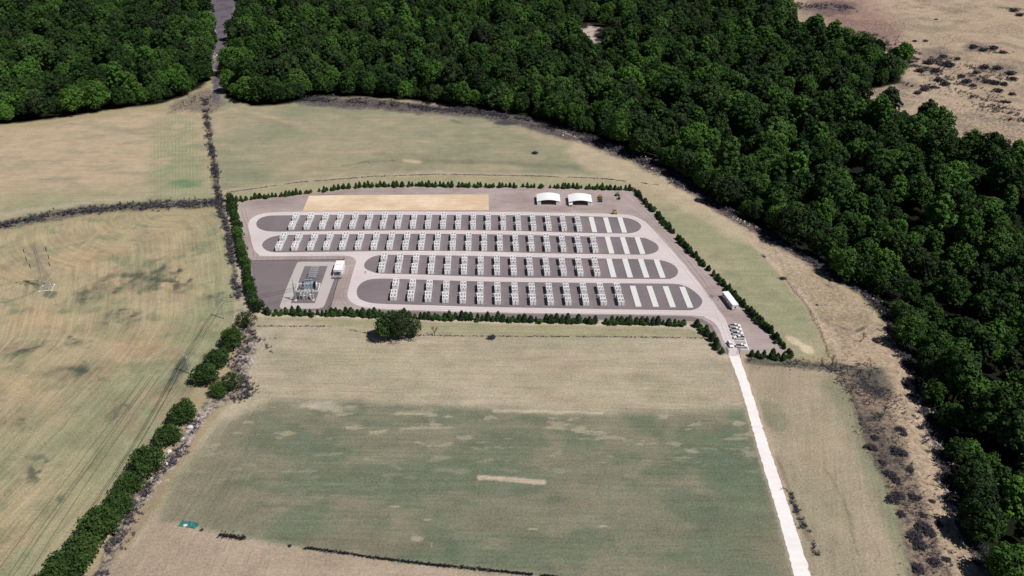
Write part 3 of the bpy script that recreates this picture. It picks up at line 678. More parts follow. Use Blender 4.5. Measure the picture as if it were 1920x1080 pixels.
# ------------------------------------------------------------------ vehicles
M_paint = mat('white car paint', (.78,.78,.79), rough=.25, spec=.5)
M_rub = mat('tyre rubber', (.02,.02,.02), rough=.9)
M_rim = mat('alloy rim', (.5,.5,.52), rough=.35, metal=.7)
M_lamp = mat('lamp glass', (.7,.7,.7), rough=.1, spec=.6)
M_red = mat('tail lamp', (.4,.02,.02), rough=.2)
def vehicle(kind, loc, rz, label):
    "x forward, 5.7 m pickup or 5.0 m estate car"
    L_ = 5.7 if kind == 'pickup' else 4.95; W_ = 1.95; t = empty('pickup_truck' if kind == 'pickup' else 'estate_car', loc, rz, .92)
    hb = MB(); h1 = 1.02
    prof = [(-L_/2,.42),(-L_/2+.1,.30),(L_/2-.15,.30),(L_/2,.45),(L_/2-.03,.85),(L_/2-.25,.98),(L_/2-1.45,1.12),(-L_/2+.02,1.10)]
    hb.prism(prof, -W_/2, W_/2); bd = hb.build('body', M_paint, t)
    cb = MB()
    if kind == 'pickup': x0, x1, r0, r1 = -.75, 1.35, -.55, .65
    else: x0, x1, r0, r1 = -L_/2+.1, 1.15, -L_/2+.45, .35
    cb.hexa([(x0,-.86,1.08),(x1,-.86,1.08),(x1,.86,1.08),(x0,.86,1.08),(r0,-.7,1.76),(r1,-.7,1.76),(r1,.7,1.76),(r0,.7,1.76)])
    cb.build('windows', M_glass, t)
    MB().hexa([(r0-.03,-.72,1.74),(r1+.03,-.72,1.74),(r1+.03,.72,1.74),(r0-.03,.72,1.74),(r0,-.66,1.82),(r1,-.66,1.82),(r1,.66,1.82),(r0,.66,1.82)]).build('roof', M_paint, t)
    if kind == 'pickup': MB().box(-L_/2+.12, -.85, -.8, .8, 1.10, 1.16).build('bed_cover', M_dark, t)
    wh = MB().bar((0,-.13,0),(0,.13,0), .38, n=14).mesh('tyre', M_rub); ri = MB().bar((0,-.145,0),(0,.145,0), .22, n=10).mesh('rim', M_rim)
    for sx in (-L_/2+1.05, L_/2-.98):
        for sy in (-W_/2+.1, W_/2-.1):
            e = link('wheel', wh, t); e.location = (sx, sy, .38); link('rim', ri, e)
    for sy in (-.72, .72):
        MB().box(L_/2-.1, L_/2+.01, sy-.2, sy+.2, .66, .84).build('headlight', M_lamp, t)
        MB().box(-L_/2-.02, -L_/2+.02, sy-.12, sy+.12, .7, 1.0).build('tail_light', M_red, t)
        MB().box(.95, 1.15, sy*1.36-.1, sy*1.36+.1, 1.1, 1.3).build('mirror', M_dark, t)
    MB().box(L_/2-.02, L_/2+.03, -.5, .5, .5, .78).build('grille', M_dark, t)
    tag(t, label, 'pickup truck' if kind == 'pickup' else 'car', 'vehicles by the site entrance'); return t
for k, (u, v, flip, lb) in enumerate(((1378.2,612.8,0,'white pickup truck with black bed cover, farthest from the gate in the bays'),
     (1380.7,620.0,0,'white pickup truck, second in the line of bays counted from the office trailer'),(1383.2,627.4,0,'white pickup truck between the second and the reversed truck in the bays'),
     (1385.2,634.8,1,'white pickup truck parked the other way round, bonnet to the road'),(1390.2,650.6,0,'white pickup truck standing alone in the bay nearest the hedge'))):
    p = G(u, v, .0); vehicle('pickup', (p.x, p.y, .06), R(-2) + (math.pi if flip else 0), lb)
p = G(1368.8, 648.0); vehicle('estate', (p.x, p.y, .07), R(-82), 'white car with dark windscreen driving out through the gate')

def loader(u, v, rz, col, label, cat, scale=1.0):
    m = mat('machine paint', col, rough=.5, var=.08, vscale=3); p = G(u, v); t = empty(cat.replace(' ', '_'), (p.x, p.y, .03), rz, scale)
    MB().box(-1.1,.9,-.55,.55,.45,1.15).build('chassis', m, t)
    c = MB().box(-.3,.5,-.45,.45,1.15,1.25); 
    for x in (-.25,.45):
        for y in (-.4,.4): c.bar((x,y,1.2),(x,y,2.0),.04,n=4)
    c.box(-.35,.55,-.5,.5,2.0,2.08); c.build('canopy', m, t)
    MB().box(-1.05,-.35,-.42,.42,1.15,1.5).build('engine_cover', m, t)
    w = MB().bar((0,-.14,0),(0,.14,0),.42,n=12).mesh('wheel', M_rub)
    for x in (-.75,.6):
        for y in (-.62,.62): o = link('wheel', w, t); o.location = (x, y, .42)
    tag(t, label, cat); return t
loader(1125.4,371.0,R(10),(.55,.20,.04),'small orange compact tractor, rearmost of three standing right of the shelters','compact tractor',1.2)
loader(1125.8,374.6,R(5),(.06,.14,.03),'small olive green compact tractor, middle of the three machines','compact tractor',1.1)
loader(1126.0,378.2,R(0),(.03,.12,.07),'small dark green compact tractor, nearest of the three machines','compact tractor',1.1)
loader(1157.6,367.0,R(20),(.06,.16,.12),'small teal green machine near the rear hedge corner','garden machine',1.2)
loader(1160.5,373.4,R(60),(.05,.05,.05),'small black machine just below the teal one','garden machine',1.0)
def forklift():
    p = G(1152.6,401.2); m = mat('yellow machine paint', (.62,.36,.03), rough=.5); t = empty('forklift', (p.x,p.y,.07), R(178), 1.15)
    MB().box(-1.2,1.0,-.6,.6,.4,1.1).build('body', m, t); MB().box(-1.35,-.8,-.58,.58,.5,1.35).build('counterweight', m, t)
    c = MB()
    for x in (-.6,.6):
        for y in (-.5,.5): c.bar((x,y,1.1),(x,y,2.1),.05,n=4)
    c.box(-.7,.7,-.55,.55,2.1,2.18); c.build('overhead_guard', M_dark, t)
    ms = MB()
    for y in (-.35,.35): ms.box(1.05,1.2,y-.07,y+.07,.1,2.9)
    for z in (.5,1.5,2.8): ms.box(1.07,1.17,-.28,.28,z,z+.1)
    ms.build('mast', M_dark, t)
    for y in (-.35,.35): MB().box(1.2,2.4,y-.07,y+.07,.1,.16).build('fork', M_dark, t)
    w = MB().bar((0,-.14,0),(0,.14,0),.36,n=12).mesh('wheel', M_rub)
    for x in (-.8,.65):
        for y in (-.6,.6): o = link('wheel', w, t); o.location = (x, y, .36)
    tag(t, 'yellow forklift with raised mast on the road edge behind the back row', 'forklift')
forklift()
def tank_trailer():
    p = G(1069.5,386.2); t = empty('tank_trailer', (p.x,p.y,.03), R(15))
    MB().box(-1.3,1.2,-.7,.7,.45,.6).build('deck', M_grey, t); MB().bar((-1.0,0,1.2),(1.0,0,1.2),.62,n=16).build('tank', M_white, t)
    MB().bar((0,0,1.75),(0,0,1.95),.3,n=10).build('hatch', M_dark, t); MB().bar((1.2,0,.5),(2.3,0,.4),.06,n=5).build('drawbar', M_dark, t)
    w = MB().bar((0,-.1,0),(0,.1,0),.36,n=12).mesh('wheel', M_rub)
    for y in (-.75,.75): o = link('wheel', w, t); o.location = (0, y, .36)
    tag(t, 'small white tank trailer at the front corner of the right hand shelter', 'trailer')
tank_trailer()

# ------------------------------------------------------------------ substation
M_bus = mat('pale aluminium', (.62,.64,.67), rough=.4, metal=.2)
M_pole = mat('weathered steel pole', A(150,156,166), rough=.6, var=.08, vscale=.6)
M_porc = mat('grey porcelain', A(150,150,155), rough=.3, spec=.5)
M_blue = mat('blue grey transformer paint', A(150,165,188), rough=.5, var=.05)
PA, PB = G(553.8,563.7), G(586.9,563.2)
def deadend(P, label):
    t = empty('steel_pole', (P.x, P.y, .1)); MB().bar((0,0,0),(0,0,.5),.85,n=14).build('footing', M_slab, t)
    MB().bar((0,0,.5),(0,0,10.2),.42,.24,n=12).build('shaft', M_pole, t); MB().bar((0,0,10.2),(0,0,14.2),.12,.03,n=8).build('lightning_mast', M_pole, t)
    tag(t, label, 'pole', 'steel line poles at the substation'); return t
ta = deadend(PA, 'tall tapered grey steel pole, left one at the near end of the substation')
deadend(PB, 'tall tapered grey steel pole, right one at the near end of the substation')
gb = empty('line_beam', (PA.x, PA.y, .1)); dx = PB.x-PA.x; dy = PB.y-PA.y
mb = MB()
for z, o in ((9.4,0),(9.9,0)): mb.bar((.3,dy*.02,z),(dx-.3,dy,z),.07,n=6)
for k in range(10): mb.bar((.3+k*(dx-.6)/10,0,9.4 if k%2 else 9.9),(.3+(k+1)*(dx-.6)/10,dy*.5,9.9 if k%2 else 9.4),.04,n=4)
mb.build('truss', M_bus, gb)
mb = MB(); mb.bar((.3,0,5.0),(dx-.3,dy,5.0),.07,n=6); mb.build('lower_tube', M_bus, gb)
for k in range(3):
    x = 1.4+k*(dx-2.8)/2; mb = MB()
    for j in range(5): mb.bar((x,0,9.2-j*.28),(x,0,9.08-j*.28),.16,n=8)
    mb.bar((x,0,9.4),(x,0,7.8),.04,n=4); mb.build('insulator', M_porc, gb)
tag(gb, 'horizontal truss beam strung between the two tall substation poles', 'beam')
# bus frames
CD = Vector((-math.sin(ANG), math.cos(ANG), 0)); RD = Vector((math.cos(ANG), math.sin(ANG), 0))
f0, f1 = G(588.0,536.5), G(594.0,518.0)
for k in range(6):
    p = f0.lerp(f1, k/5); t = empty('bus_support_frame', (p.x-1.75, p.y, .1), ANG); mb = MB()
    for x in (0, 3.5):
        mb.bar((x-.18,0,0),(x-.18,0,5.6),.06,n=4); mb.bar((x+.18,0,0),(x+.18,0,5.6),.06,n=4)
        for j in range(7): mb.bar((x-.18,0,.2+j*.75),(x+.18,0,.6+j*.75),.035,n=4)
    mb.build('legs', M_pole, t)
    mb = MB().box(-.4,3.9,-.14,.14,5.6,5.85); mb.build('crossbeam', M_bus, t)
    for x in (.3,1.75,3.2):
        mb = MB()
        for j in range(4): mb.bar((x,0,5.87+j*.2),(x,0,5.97+j*.2),.15,n=8)
        mb.bar((x,0,5.85),(x,0,6.7),.05,n=5); mb.build('insulator', M_porc, t)
    tag(t, 'grey lattice bus frame, %s counted from the transformer' % ORD[k], 'bus frame', 'bus frames in the substation')
bt = empty('bus_tubes', (f0.x-1.75, f0.y, .1), ANG); Lb = (f1-f0).length
for x in (.3,1.75,3.2): MB().bar((x,-2.5,6.72),(x,Lb+.6,6.72),.07,n=6).build('tube', M_bus, bt)
tag(bt, 'three aluminium bus tubes lying along the tops of the frames', 'bus bar')
# power transformer
p = G(572.5, 544.5); t = empty('power_transformer', (p.x-.6, p.y, .1), ANG)
MB().box(0,4.6,0,3.6,.3,3.6).build('tank', M_blue, t); MB().box(-.3,4.9,-.3,3.9,0,.3).build('plinth', M_slab, t)
for sx in (-1.15, 4.75):
    mb = MB()
    for k in range(9): mb.box(sx,sx+1.0,.3+k*.36,.42+k*.36,.7,3.2)
    mb.build('radiator', M_dark, t)
MB().bar((.3,3.2,4.5),(4.2,3.2,4.5),.42,n=12).build('conservator', M_blue, t)
for k in range(3):
    for y, hh in ((.8,1.9),(2.3,1.2)):
        mb = MB(); x = .9+k*1.4
        for j in range(int(hh/.25)): mb.bar((x,y,3.62+j*.25),(x,y,3.74+j*.25),.2-.02*j,n=8)
        mb.bar((x,y,3.6),(x,y,3.75+hh),.06,n=5); mb.build('bushing', M_porc, t)
MB().box(4.6,5.2,1.2,2.4,.5,2.2).build('control_cabinet', M_white, t)
tag(t, 'blue grey power transformer with dark radiators inside the low wall', 'transformer')
# containment wall
W0 = [G(*q) for q in ((559.5,532.6),(600.4,532.6),(596.3,547.2),(554.6,546.8))]
t = empty('containment_wall', (W0[3].x, W0[3].y, .1)); o0 = W0[3]
for a, b in ((0,1),(1,2),(2,3),(3,0)):
    P, Q = W0[a]-o0, W0[b]-o0; d = (Q-P).normalized(); n = Vector((-d.y,d.x,0))*.22; P2, Q2 = P+d*(.25 if a % 2 else 0), Q-d*(.25 if a % 2 else 0)
    MB().hexa([(*(P2-n).xy,0),(*(Q2-n).xy,0),(*(Q2+n).xy,0),(*(P2+n).xy,0),(*(P2-n).xy,.45),(*(Q2-n).xy,.45),(*(Q2+n).xy,.45),(*(P2+n).xy,.45)]).build('wall_side', M_slab, t)
tag(t, 'low white concrete wall forming a rectangle round the transformer', 'wall')
# circuit breaker and disconnect switches
p = G(561.2,563.0)
t = empty('circuit_breaker', (p.x, p.y, .1), ANG); mb = MB()
for x in (.3,2.3,4.3):
    for y in (.2,2.6): mb.bar((x,y,0),(x,y,2.4),.1,n=5)
for y in (.2,2.6): mb.box(.1,4.5,y-.12,y+.12,2.4,2.6)
mb.build('stand', M_bus, t); MB().box(1.2,3.4,.7,2.1,.3,2.0).build('operating_box', M_white, t)
for x in (.7,2.3,3.9):
    MB().bar((x,.1,3.0),(x,2.7,3.0),.34,n=12).build('chamber', M_bus, t)
    for y, a in ((.4,-.5),(2.4,.5)):
        mb = MB()
        for j in range(6): mb.bar((x,y+a*j*.13,3.3+j*.26),(x,y+a*(j*.13+.06),3.42+j*.26),.18,n=8)
        mb.bar((x,y,3.2),(x,y+a*.8,4.9),.06,n=5); mb.build('bushing', M_porc, t)
tag(t, 'pale circuit breaker on a steel stand between the two tall poles', 'circuit breaker')
p = G(563.5,556.0)
t = empty('disconnect_switch', (p.x, p.y, .1), ANG); mb = MB()
for x in (.2,4.6):
    mb.bar((x,0,0),(x,0,4.2),.12,n=6); mb.bar((x,1.8,0),(x,1.8,4.2),.12,n=6)
mb.box(-.1,4.9,-.12,.12,4.2,4.4); mb.box(-.1,4.9,1.68,1.92,4.2,4.4); mb.build('stand', M_bus, t)
for x in (.7,2.4,4.1):
    for y in (0,1.8):
        mb = MB()
        for j in range(4): mb.bar((x,y,4.42+j*.25),(x,y,4.55+j*.25),.17,n=8)
        mb.build('insulator', M_porc, t)
    MB().bar((x,-.2,5.45),(x,2.0,5.5),.07,n=6).build('switch_arm', M_bus, t)
tag(t, 'high white disconnect switch frame between the breaker and the transformer', 'switch')
p = G(581.5,560.8); MBs = MB().box(0,1.7,0,.9,.1,2.3)
t = empty('relay_cabinet', (p.x, p.y, .1), ANG); MBs.build('housing', mat('cream enamel', A(240,232,205), rough=.5), t); MB().box(-.08,1.78,-.08,.98,2.3,2.4).build('lid', M_slab, t); MB().box(.05,1.65,.05,.85,0,.1).build('plinth', M_slab, t)
tag(t, 'cream relay cabinet beside the right tall pole', 'cabinet')
p = G(588.5,540.2); t = empty('instrument_kiosk', (p.x,p.y,.1), ANG); MB().box(0,1.5,0,2.4,.1,2.4).build('housing', mat('off white enamel', A(236,232,224), rough=.5), t); MB().box(.1,1.4,.1,2.3,0,.1).build('plinth', M_slab, t)
tag(t, 'small off-white kiosk behind the transformer, at the foot of the nearest bus frame', 'kiosk')

# fence of the substation
FP = [G(*q) for q in ((471,489.2),(646.0,486.8),(618.5,582.0))]
M_mesh = mat('galvanised mesh', A(120,118,124), rough=.7)
fe = empty('mesh_fence', FP[0]); rails = MB(); mesh_ = MB()
for a, b in zip(FP[:-1], FP[1:]):
    n = int((b-a).length/3)
    for k in range(n+1):
        q = a.lerp(b, k/n) - FP[0]
        MB().bar((q.x,q.y,.04),(q.x,q.y,2.3),.05,n=5).build('post', M_mesh, fe)
    A_, B_ = a-FP[0], b-FP[0]
    for z in (.2, 2.2): rails.bar((A_.x,A_.y,z),(B_.x,B_.y,z),.03,n=4)
    for k in range(int((b-a).length/.35)):
        q = A_.lerp(B_, k*.35/(b-a).length); q2 = A_.lerp(B_, min(1,(k*.35+.9)/(b-a).length))
        mesh_.bar((q.x,q.y,.2),(q2.x,q2.y,2.2),.008,n=3,cap=False); mesh_.bar((q2.x,q2.y,.2),(q.x,q.y,2.2),.008,n=3,cap=False)
rails.build('rails', M_mesh, fe); tag(mesh_.build('wire_mesh', M_mesh, fe), kind='stuff')
tag(fe, 'thin wire mesh fence along the back and right of the substation', 'fence')

# entrance gates
def gate(u, v, ang, L_, label):
    p = G(u, v); t = empty('steel_gate', (p.x, p.y, .04), ang); mb = MB()
    for z in (.15, 1.9): mb.bar((0,0,z),(L_,0,z),.045,n=5)
    for x in (0, L_): mb.bar((x,0,.15),(x,0,1.9),.045,n=5)
    mb.build('frame', M_mesh, t); mb = MB()
    for k in range(1, int(L_/.22)): mb.bar((k*.22,0,.15),(k*.22,0,1.9),.022,n=4)
    mb.build('bars', M_mesh, t); MB().bar((-.1,0,0),(-.1,0,2.3),.09,n=8).build('post', M_steel, t)
    tag(t, label, 'gate', 'open entrance gates')
gate(1365.2,664.5,R(88),4.6,'open grey steel gate leaf on the left side of the entrance')
gate(1386.8,664.0,R(75),4.6,'open grey steel gate leaf on the right side of the entrance')

# ------------------------------------------------------------------ power line poles and wires
M_wire = mat('black cable', (.015,.015,.015), rough=.6)
M_conc = mat('pale line pole', A(176,178,184), rough=.7)
def linepole(u, v, rz, label):
    p = G(u, v); t = empty('utility_pole', p, rz); MB().bar((0,0,0),(0,0,12.3),.24,.14,n=10).build('shaft', M_conc, t)
    for z, s in ((11.8,1),(10.3,-1),(9.0,1)):
        a = MB().bar((0,0,z),(1.1*s,0,z+.1),.07,n=5).build('arm', M_bus, t); mb = MB()
        for j in range(3): mb.bar((1.1*s,0,z+.1+j*.16),(1.1*s,0,z+.2+j*.16),.12,n=8)
        mb.build('insulator', M_porc, a)
    MB().bar((.25,0,8.0),(.25,0,8.9),.2,n=10).build('canister', M_bus, t)
    tag(t, label, 'utility pole', 'line poles across the left field'); return p
P1 = linepole(420.2,597.6,R(20),'pale utility pole at the field edge nearest the hedge corner')
P2 = linepole(355.5,700.5,R(35),'pale utility pole beside the hedgerow trees, farther down the line')
P3 = G(120, 1010); P3 = P2 + (P2-P1)*2.3
def wire(a, b, sag, name_label):
    pts = [a.lerp(b, k/20) - Vector((0,0,sag*4*(k/20)*(1-k/20))) for k in range(21)]; o0 = pts[0]; mb = MB()
    for i in range(20): mb.bar(pts[i]-o0, pts[i+1]-o0, .075, n=4, cap=False)
    o = mb.build('overhead_wire', M_wire); o.location = o0; tag(o, name_label, 'cable', 'overhead line cables')
for k, (z, s) in enumerate(((12.0,1),(10.5,-1),(9.2,1))):
    r1 = Vector((math.cos(R(20)), math.sin(R(20)),0))*1.1*s; r2 = Vector((math.cos(R(35)), math.sin(R(35)),0))*1.1*s
    nm = ('top','middle','lowest')[k]
    wire(PA + Vector((1.4+k*(dx-2.8)/2, 0, 7.9)), P1 + r1 + Vector((0,0,z)), 1.2, '%s black cable from the field edge pole to the substation beam' % nm)
    wire(P1 + r1 + Vector((0,0,z)), P2 + r2 + Vector((0,0,z)), .9, '%s black cable between the two field poles' % nm)
    wire(P2 + r2 + Vector((0,0,z)), P3 + r2 + Vector((0,0,z-3)), 3.0, '%s black cable running from the nearer pole out of the picture' % nm)

# lattice pylon
def pylon():
    M_lat = mat('dull galvanised lattice', A(158,150,142), rough=.7); M_ins = mat('dark insulator', (.015,.015,.015), rough=.4)
    p = G(88, 541); t = empty('lattice_pylon', p, R(12)); Ht = 25.5; lv = [0,4,8,11.5,14.6,16.8,19,21.2,23.4,Ht]
    hw = lambda z: 2.9 - 2.3*min(1, z/15)**.9 if z < 15 else .62
    mb = MB(); c = [(-1,-1),(1,-1),(1,1),(-1,1)]
    for z0, z1 in zip(lv[:-1], lv[1:]):
        a, b = hw(z0), hw(z1)
        for i in range(4):
            x, y = c[i]; X_, Y_ = c[(i+1)%4]; r = .09 if z0 < 12 else .07
            mb.bar((x*a,y*a,z0),(x*b,y*b,z1),r,n=4); mb.bar((x*a,y*a,z0),(X_*b,Y_*b,z1),.045,n=4); mb.bar((X_*a,Y_*a,z0),(x*b,y*b,z1),.045,n=4); mb.bar((x*b,y*b,z1),(X_*b,Y_*b,z1),.045,n=4)
    mb.build('tower_body', M_lat, t)
    for z, w in ((23.6,5.2),(19.2,5.3),(14.9,4.6)):
        for s in (-1,1):
            a = MB()
            for y in (-.6,.6): a.bar((.6*s,y,z),(w*s,0,z+.15),.06,n=4); a.bar((.6*s,y,z+1.3),(w*s,0,z+.15),.05,n=4)
            a.bar((w*.5*s,-.3,z),(w*.5*s,.3,z+.8),.04,n=4); a = a.build('cross_arm', M_lat, t)
            i_ = MB(); i_.bar((w*s,0,z+.1),(w*s,0,z-2.1),.2,n=6); i_.build('insulator', M_ins, a)
    f = MB()
    for x, y in c: f.bar((x*2.9,y*2.9,-.2),(x*2.9,y*2.9,.35),.5,n=10)
    f.build('footings', M_slab, t)
    g = MB()
    for k in (0,4): g.bar((-3.2,-3.2+k*1.6,.5),(3.4,-3.2+k*1.6,.5),.12,n=4); g.bar((-3.2+k*1.6,-3.4,.55),(-3.2+k*1.6,3.4,.55),.12,n=4)
    for k in range(1,7): g.bar((-3.2+k*.9,-3.2,.6),(-3.2+k*.9,3.2,.6),.05,n=4)
    g.build('ground_frame', M_box, t)
    tag(t, 'thin grey lattice pylon with six dark insulators standing in the left field', 'pylon')
pylon()
# pale flat strips added in place of the conductors past the pylon
M_wire_line = mat('pale wire line', A(200,186,152), var=.08, vscale=.4)
for (a, b) in (((222,400),(100,512)),((100,512),(72,545)),((72,545),(-40,668)),((218,403),(66,548)),((230,402),(120,522)),((120,522),(-10,672))):
    P, Q = G(*a), G(*b); d = (Q-P).normalized(); n = Vector((-d.y, d.x, 0))*.10
    o = MB().quad(*[(q.x, q.y, .03) for q in (P-n, Q-n, Q+n, P+n)]).build('painted_wire_line', M_wire_line); tag(o, kind='structure')
M_wire_shadow = mat('painted wire and shadow line', A(104,102,82), var=.1, vscale=.4)  # dark ground strips painted for the overhead wires and their cast shadows
for dxx in (0, 12, 17, 29):
    pts = [(330-60+dxx, 705),(200+dxx*1.2, 800),(120+dxx*1.5, 905),(40+dxx*1.9, 1010),(-40+dxx*2.3, 1120)]
    P = catmull(GP(pts), 6, False); mb = MB()
    for a, b in zip(P[:-1], P[1:]):
        d = (b-a).normalized(); n = Vector((-d.y, d.x, 0))*.13; mb.quad(*[(q.x,q.y,.03) for q in (a-n,b-n,b+n,a+n)])
    tag(mb.build('painted_wire_line', M_wire_shadow), kind='structure')

# ------------------------------------------------------------------ people and cones
def person(u, v, rz, label, jacket):
    p = G(u, v); m = bpy.data.materials.new('workwear'); m.use_nodes = True; N = m.node_tree.nodes; L = m.node_tree.links
    tc = N.new('ShaderNodeTexCoord'); sx = N.new('ShaderNodeSeparateXYZ'); L.new(tc.outputs['Object'], sx.inputs[0]); cr = N.new('ShaderNodeValToRGB'); cr.color_ramp.interpolation = 'CONSTANT'
    mr = N.new('ShaderNodeMapRange'); mr.inputs[2].default_value = 2.0; L.new(sx.outputs[2], mr.inputs[0]); L.new(mr.outputs[0], cr.inputs[0])
    e = cr.color_ramp.elements; e[0].position = 0; e[0].color = (.01,.01,.01,1); e[1].position = .05; e[1].color = (.02,.025,.04,1)
    for ps, c in ((.46, jacket), (.745, (.45,.27,.18))): x = e.new(ps); x.color = (*c, 1)
    L.new(cr.outputs[0], N['Principled BSDF'].inputs['Base Color'])
    V = [(0,0,.95),(0,0,1.15),(0,0,1.42),(0,0,1.52),(0,.02,1.68),(-.17,0,1.42),(-.25,.03,1.15),(-.24,.15,.92),(.17,0,1.42),(.25,0,1.15),(.26,.08,.9),(-.1,0,.9),(-.12,.06,.5),(-.12,0,.06),(-.12,.14,.04),(.1,0,.9),(.13,-.02,.5),(.14,-.1,.06),(.14,.04,.04)]
    E_ = [(0,1),(1,2),(2,3),(3,4),(2,5),(5,6),(6,7),(2,8),(8,9),(9,10),(0,11),(11,12),(12,13),(13,14),(0,15),(15,16),(16,17),(17,18)]
    rad = [.15,.14,.16,.06,.11,.07,.055,.04,.07,.055,.04,.09,.065,.05,.04,.09,.065,.05,.04]
    me = bpy.data.meshes.new('body'); me.from_pydata(V, E_, []); me.materials.append(m)
    t = empty('person', (p.x, p.y, .05), rz); o = link('body', me, t); sk = o.modifiers.new('skin', 'SKIN'); o.modifiers.new('sub', 'SUBSURF').levels = 1
    o.modifiers['sub'].render_levels = 1
    if not me.skin_vertices: pass
    for i, r in enumerate(rad): me.skin_vertices[0].data[i].radius = (r, r)
    me.skin_vertices[0].data[0].use_root = True
    MB().bar((0,.02,1.72),(0,.02,1.84),.15,.09,n=10).build('hard_hat', M_white, t)
    tag(t, label, 'person', 'workers on the site')
try:
    person(1346.4,564.4,R(90),'worker in a dark jacket standing at the far end of the office trailer',(.02,.02,.03))
    person(1336.6,558.2,R(200),'brown-jacketed worker, right of the pair by the road left of the trailer',(.12,.05,.03))
    person(1332.4,556.8,R(20),'grey-jacketed worker, left of the pair by the road left of the trailer',(.08,.07,.07))
    person(685.4,513.0,R(0),'worker in a red-brown jacket walking alone on the road by the third row',(.25,.05,.02))
except Exception as ex: print('person', ex)
M_or = mat('orange plastic', (.75,.16,.05), rough=.6)
cone_me = MB().bar((0,0,.04),(0,0,.8),.2,.04,n=10).mesh('cone', M_or); cb_me = MB().box(-.28,.28,-.28,.28,0,.04).mesh('cone_base', M_or)
CP = [(1100,429.8,'right of the last unit in the back row'),(953,450,'beside the tenth gap of the second row'),(986.8,468.4,'at the near edge of the second row, leftmost there'),(1014.2,471,'at the near edge of the second row'),(1014.8,465.5,'just behind another cone in the second row'),
 (1042.3,461.8,'in the middle of a gap of the second row'),(1070.6,469,'by the second last gap of the second row'),(1072.8,473.4,'nearest the road in the second last gap of the second row'),(1126.8,475,'right of the last unit of the second row, near the road'),(1128.6,453.5,'right of the last unit of the second row, rear one'),
 (1098.8,494.6,'rearmost in the last gap of the third row'),(1102.2,499.6,'second from the rear in the last gap of the third row'),(1103.4,506.4,'nearest in the last gap of the third row'),(1127,508.6,'right of the last unit of the third row'),(1250.5,579.2,'at the near edge of the front row between two slabs')]
for u, v, s in CP:
    p = G(u, v); t = empty('traffic_cone', (p.x, p.y, .14), 0); link('cone', cone_me, t); link('cone_base', cb_me, t)
    tag(t, 'small orange traffic cone %s' % s, 'traffic cone', 'traffic cones among the battery rows')

# ------------------------------------------------------------------ vegetation
def leaf_mat(name, dark, bright, trans=.15, hue=.5, spread=(.55,.62,1.0)):
    m = bpy.data.materials.new(name); m.use_nodes = True; N = m.node_tree.nodes; L = m.node_tree.links; p = N['Principled BSDF']
    p.inputs['Roughness'].default_value = .75; p.inputs['Specular IOR Level'].default_value = .15
    at = N.new('ShaderNodeAttribute'); at.attribute_name = 'tone'; oi = N.new('ShaderNodeObjectInfo')
    a = N.new('ShaderNodeMath'); a.operation = 'MULTIPLY'; a.inputs[1].default_value = .62; L.new(oi.outputs['Random'], a.inputs[0])
    b = N.new('ShaderNodeMath'); b.operation = 'MULTIPLY_ADD'; b.inputs[1].default_value = spread[0]; L.new(at.outputs['Fac'], b.inputs[0])
    pw = N.new('ShaderNodeMath'); pw.operation = 'POWER'; pw.inputs[1].default_value = spread[2]; L.new(oi.outputs['Random'], pw.inputs[0]); L.new(pw.outputs[0], a.inputs[0]); a.inputs[1].default_value = spread[1]; L.new(a.outputs[0], b.inputs[2])
    mx = N.new('ShaderNodeMix'); mx.data_type = 'RGBA'; L.new(b.outputs[0], mx.inputs['Factor']); mx.inputs['A'].default_value = (*dark, 1); mx.inputs['B'].default_value = (*bright, 1)
    # a share of the trees is greyer
    wn_ = N.new('ShaderNodeTexWhiteNoise'); wn_.noise_dimensions = '1D'; L.new(oi.outputs['Random'], wn_.inputs['W'])
    mr = N.new('ShaderNodeMapRange'); mr.inputs[1].default_value = .55; mr.inputs[2].default_value = 1; mr.inputs[3].default_value = 0; mr.inputs[4].default_value = hue; L.new(wn_.outputs['Value'], mr.inputs[0])
    m2 = N.new('ShaderNodeMix'); m2.data_type = 'RGBA'; L.new(mr.outputs[0], m2.inputs['Factor']); L.new(mx.outputs['Result'], m2.inputs['A']); m2.inputs['B'].default_value = (.036,.044,.026,1)
    L.new(m2.outputs['Result'], p.inputs['Base Color'])
    tr = N.new('ShaderNodeBsdfTranslucent'); L.new(m2.outputs['Result'], tr.inputs['Color']); ms = N.new('ShaderNodeMixShader'); ms.inputs[0].default_value = trans
    out = [n for n in N if n.type == 'OUTPUT_MATERIAL'][0]; L.new(p.outputs[0], ms.inputs[1]); L.new(tr.outputs[0], ms.inputs[2]); L.new(ms.outputs[0], out.inputs['Surface'])
    return m
M_leaf = leaf_mat('broadleaf foliage', (.005,.014,.006), (.072,.160,.025), .05, .5, (.42,.80,2.2))
M_con = leaf_mat('conifer foliage', (.016,.036,.014), (.050,.095,.030), .1, .25)
M_shr = leaf_mat('bright shrub foliage', (.020,.050,.012), (.075,.150,.035), .15, .3)
M_hedge = leaf_mat('hedgerow foliage', (.018,.040,.010), (.062,.118,.026), .12, .2)
M_bark = mat('bark', (.05,.038,.028), rough=.95, var=.2, vscale=3)
M_twig = mat('bare grey twigs', (.062,.057,.070), rough=.9, var=.4, vscale=.5)

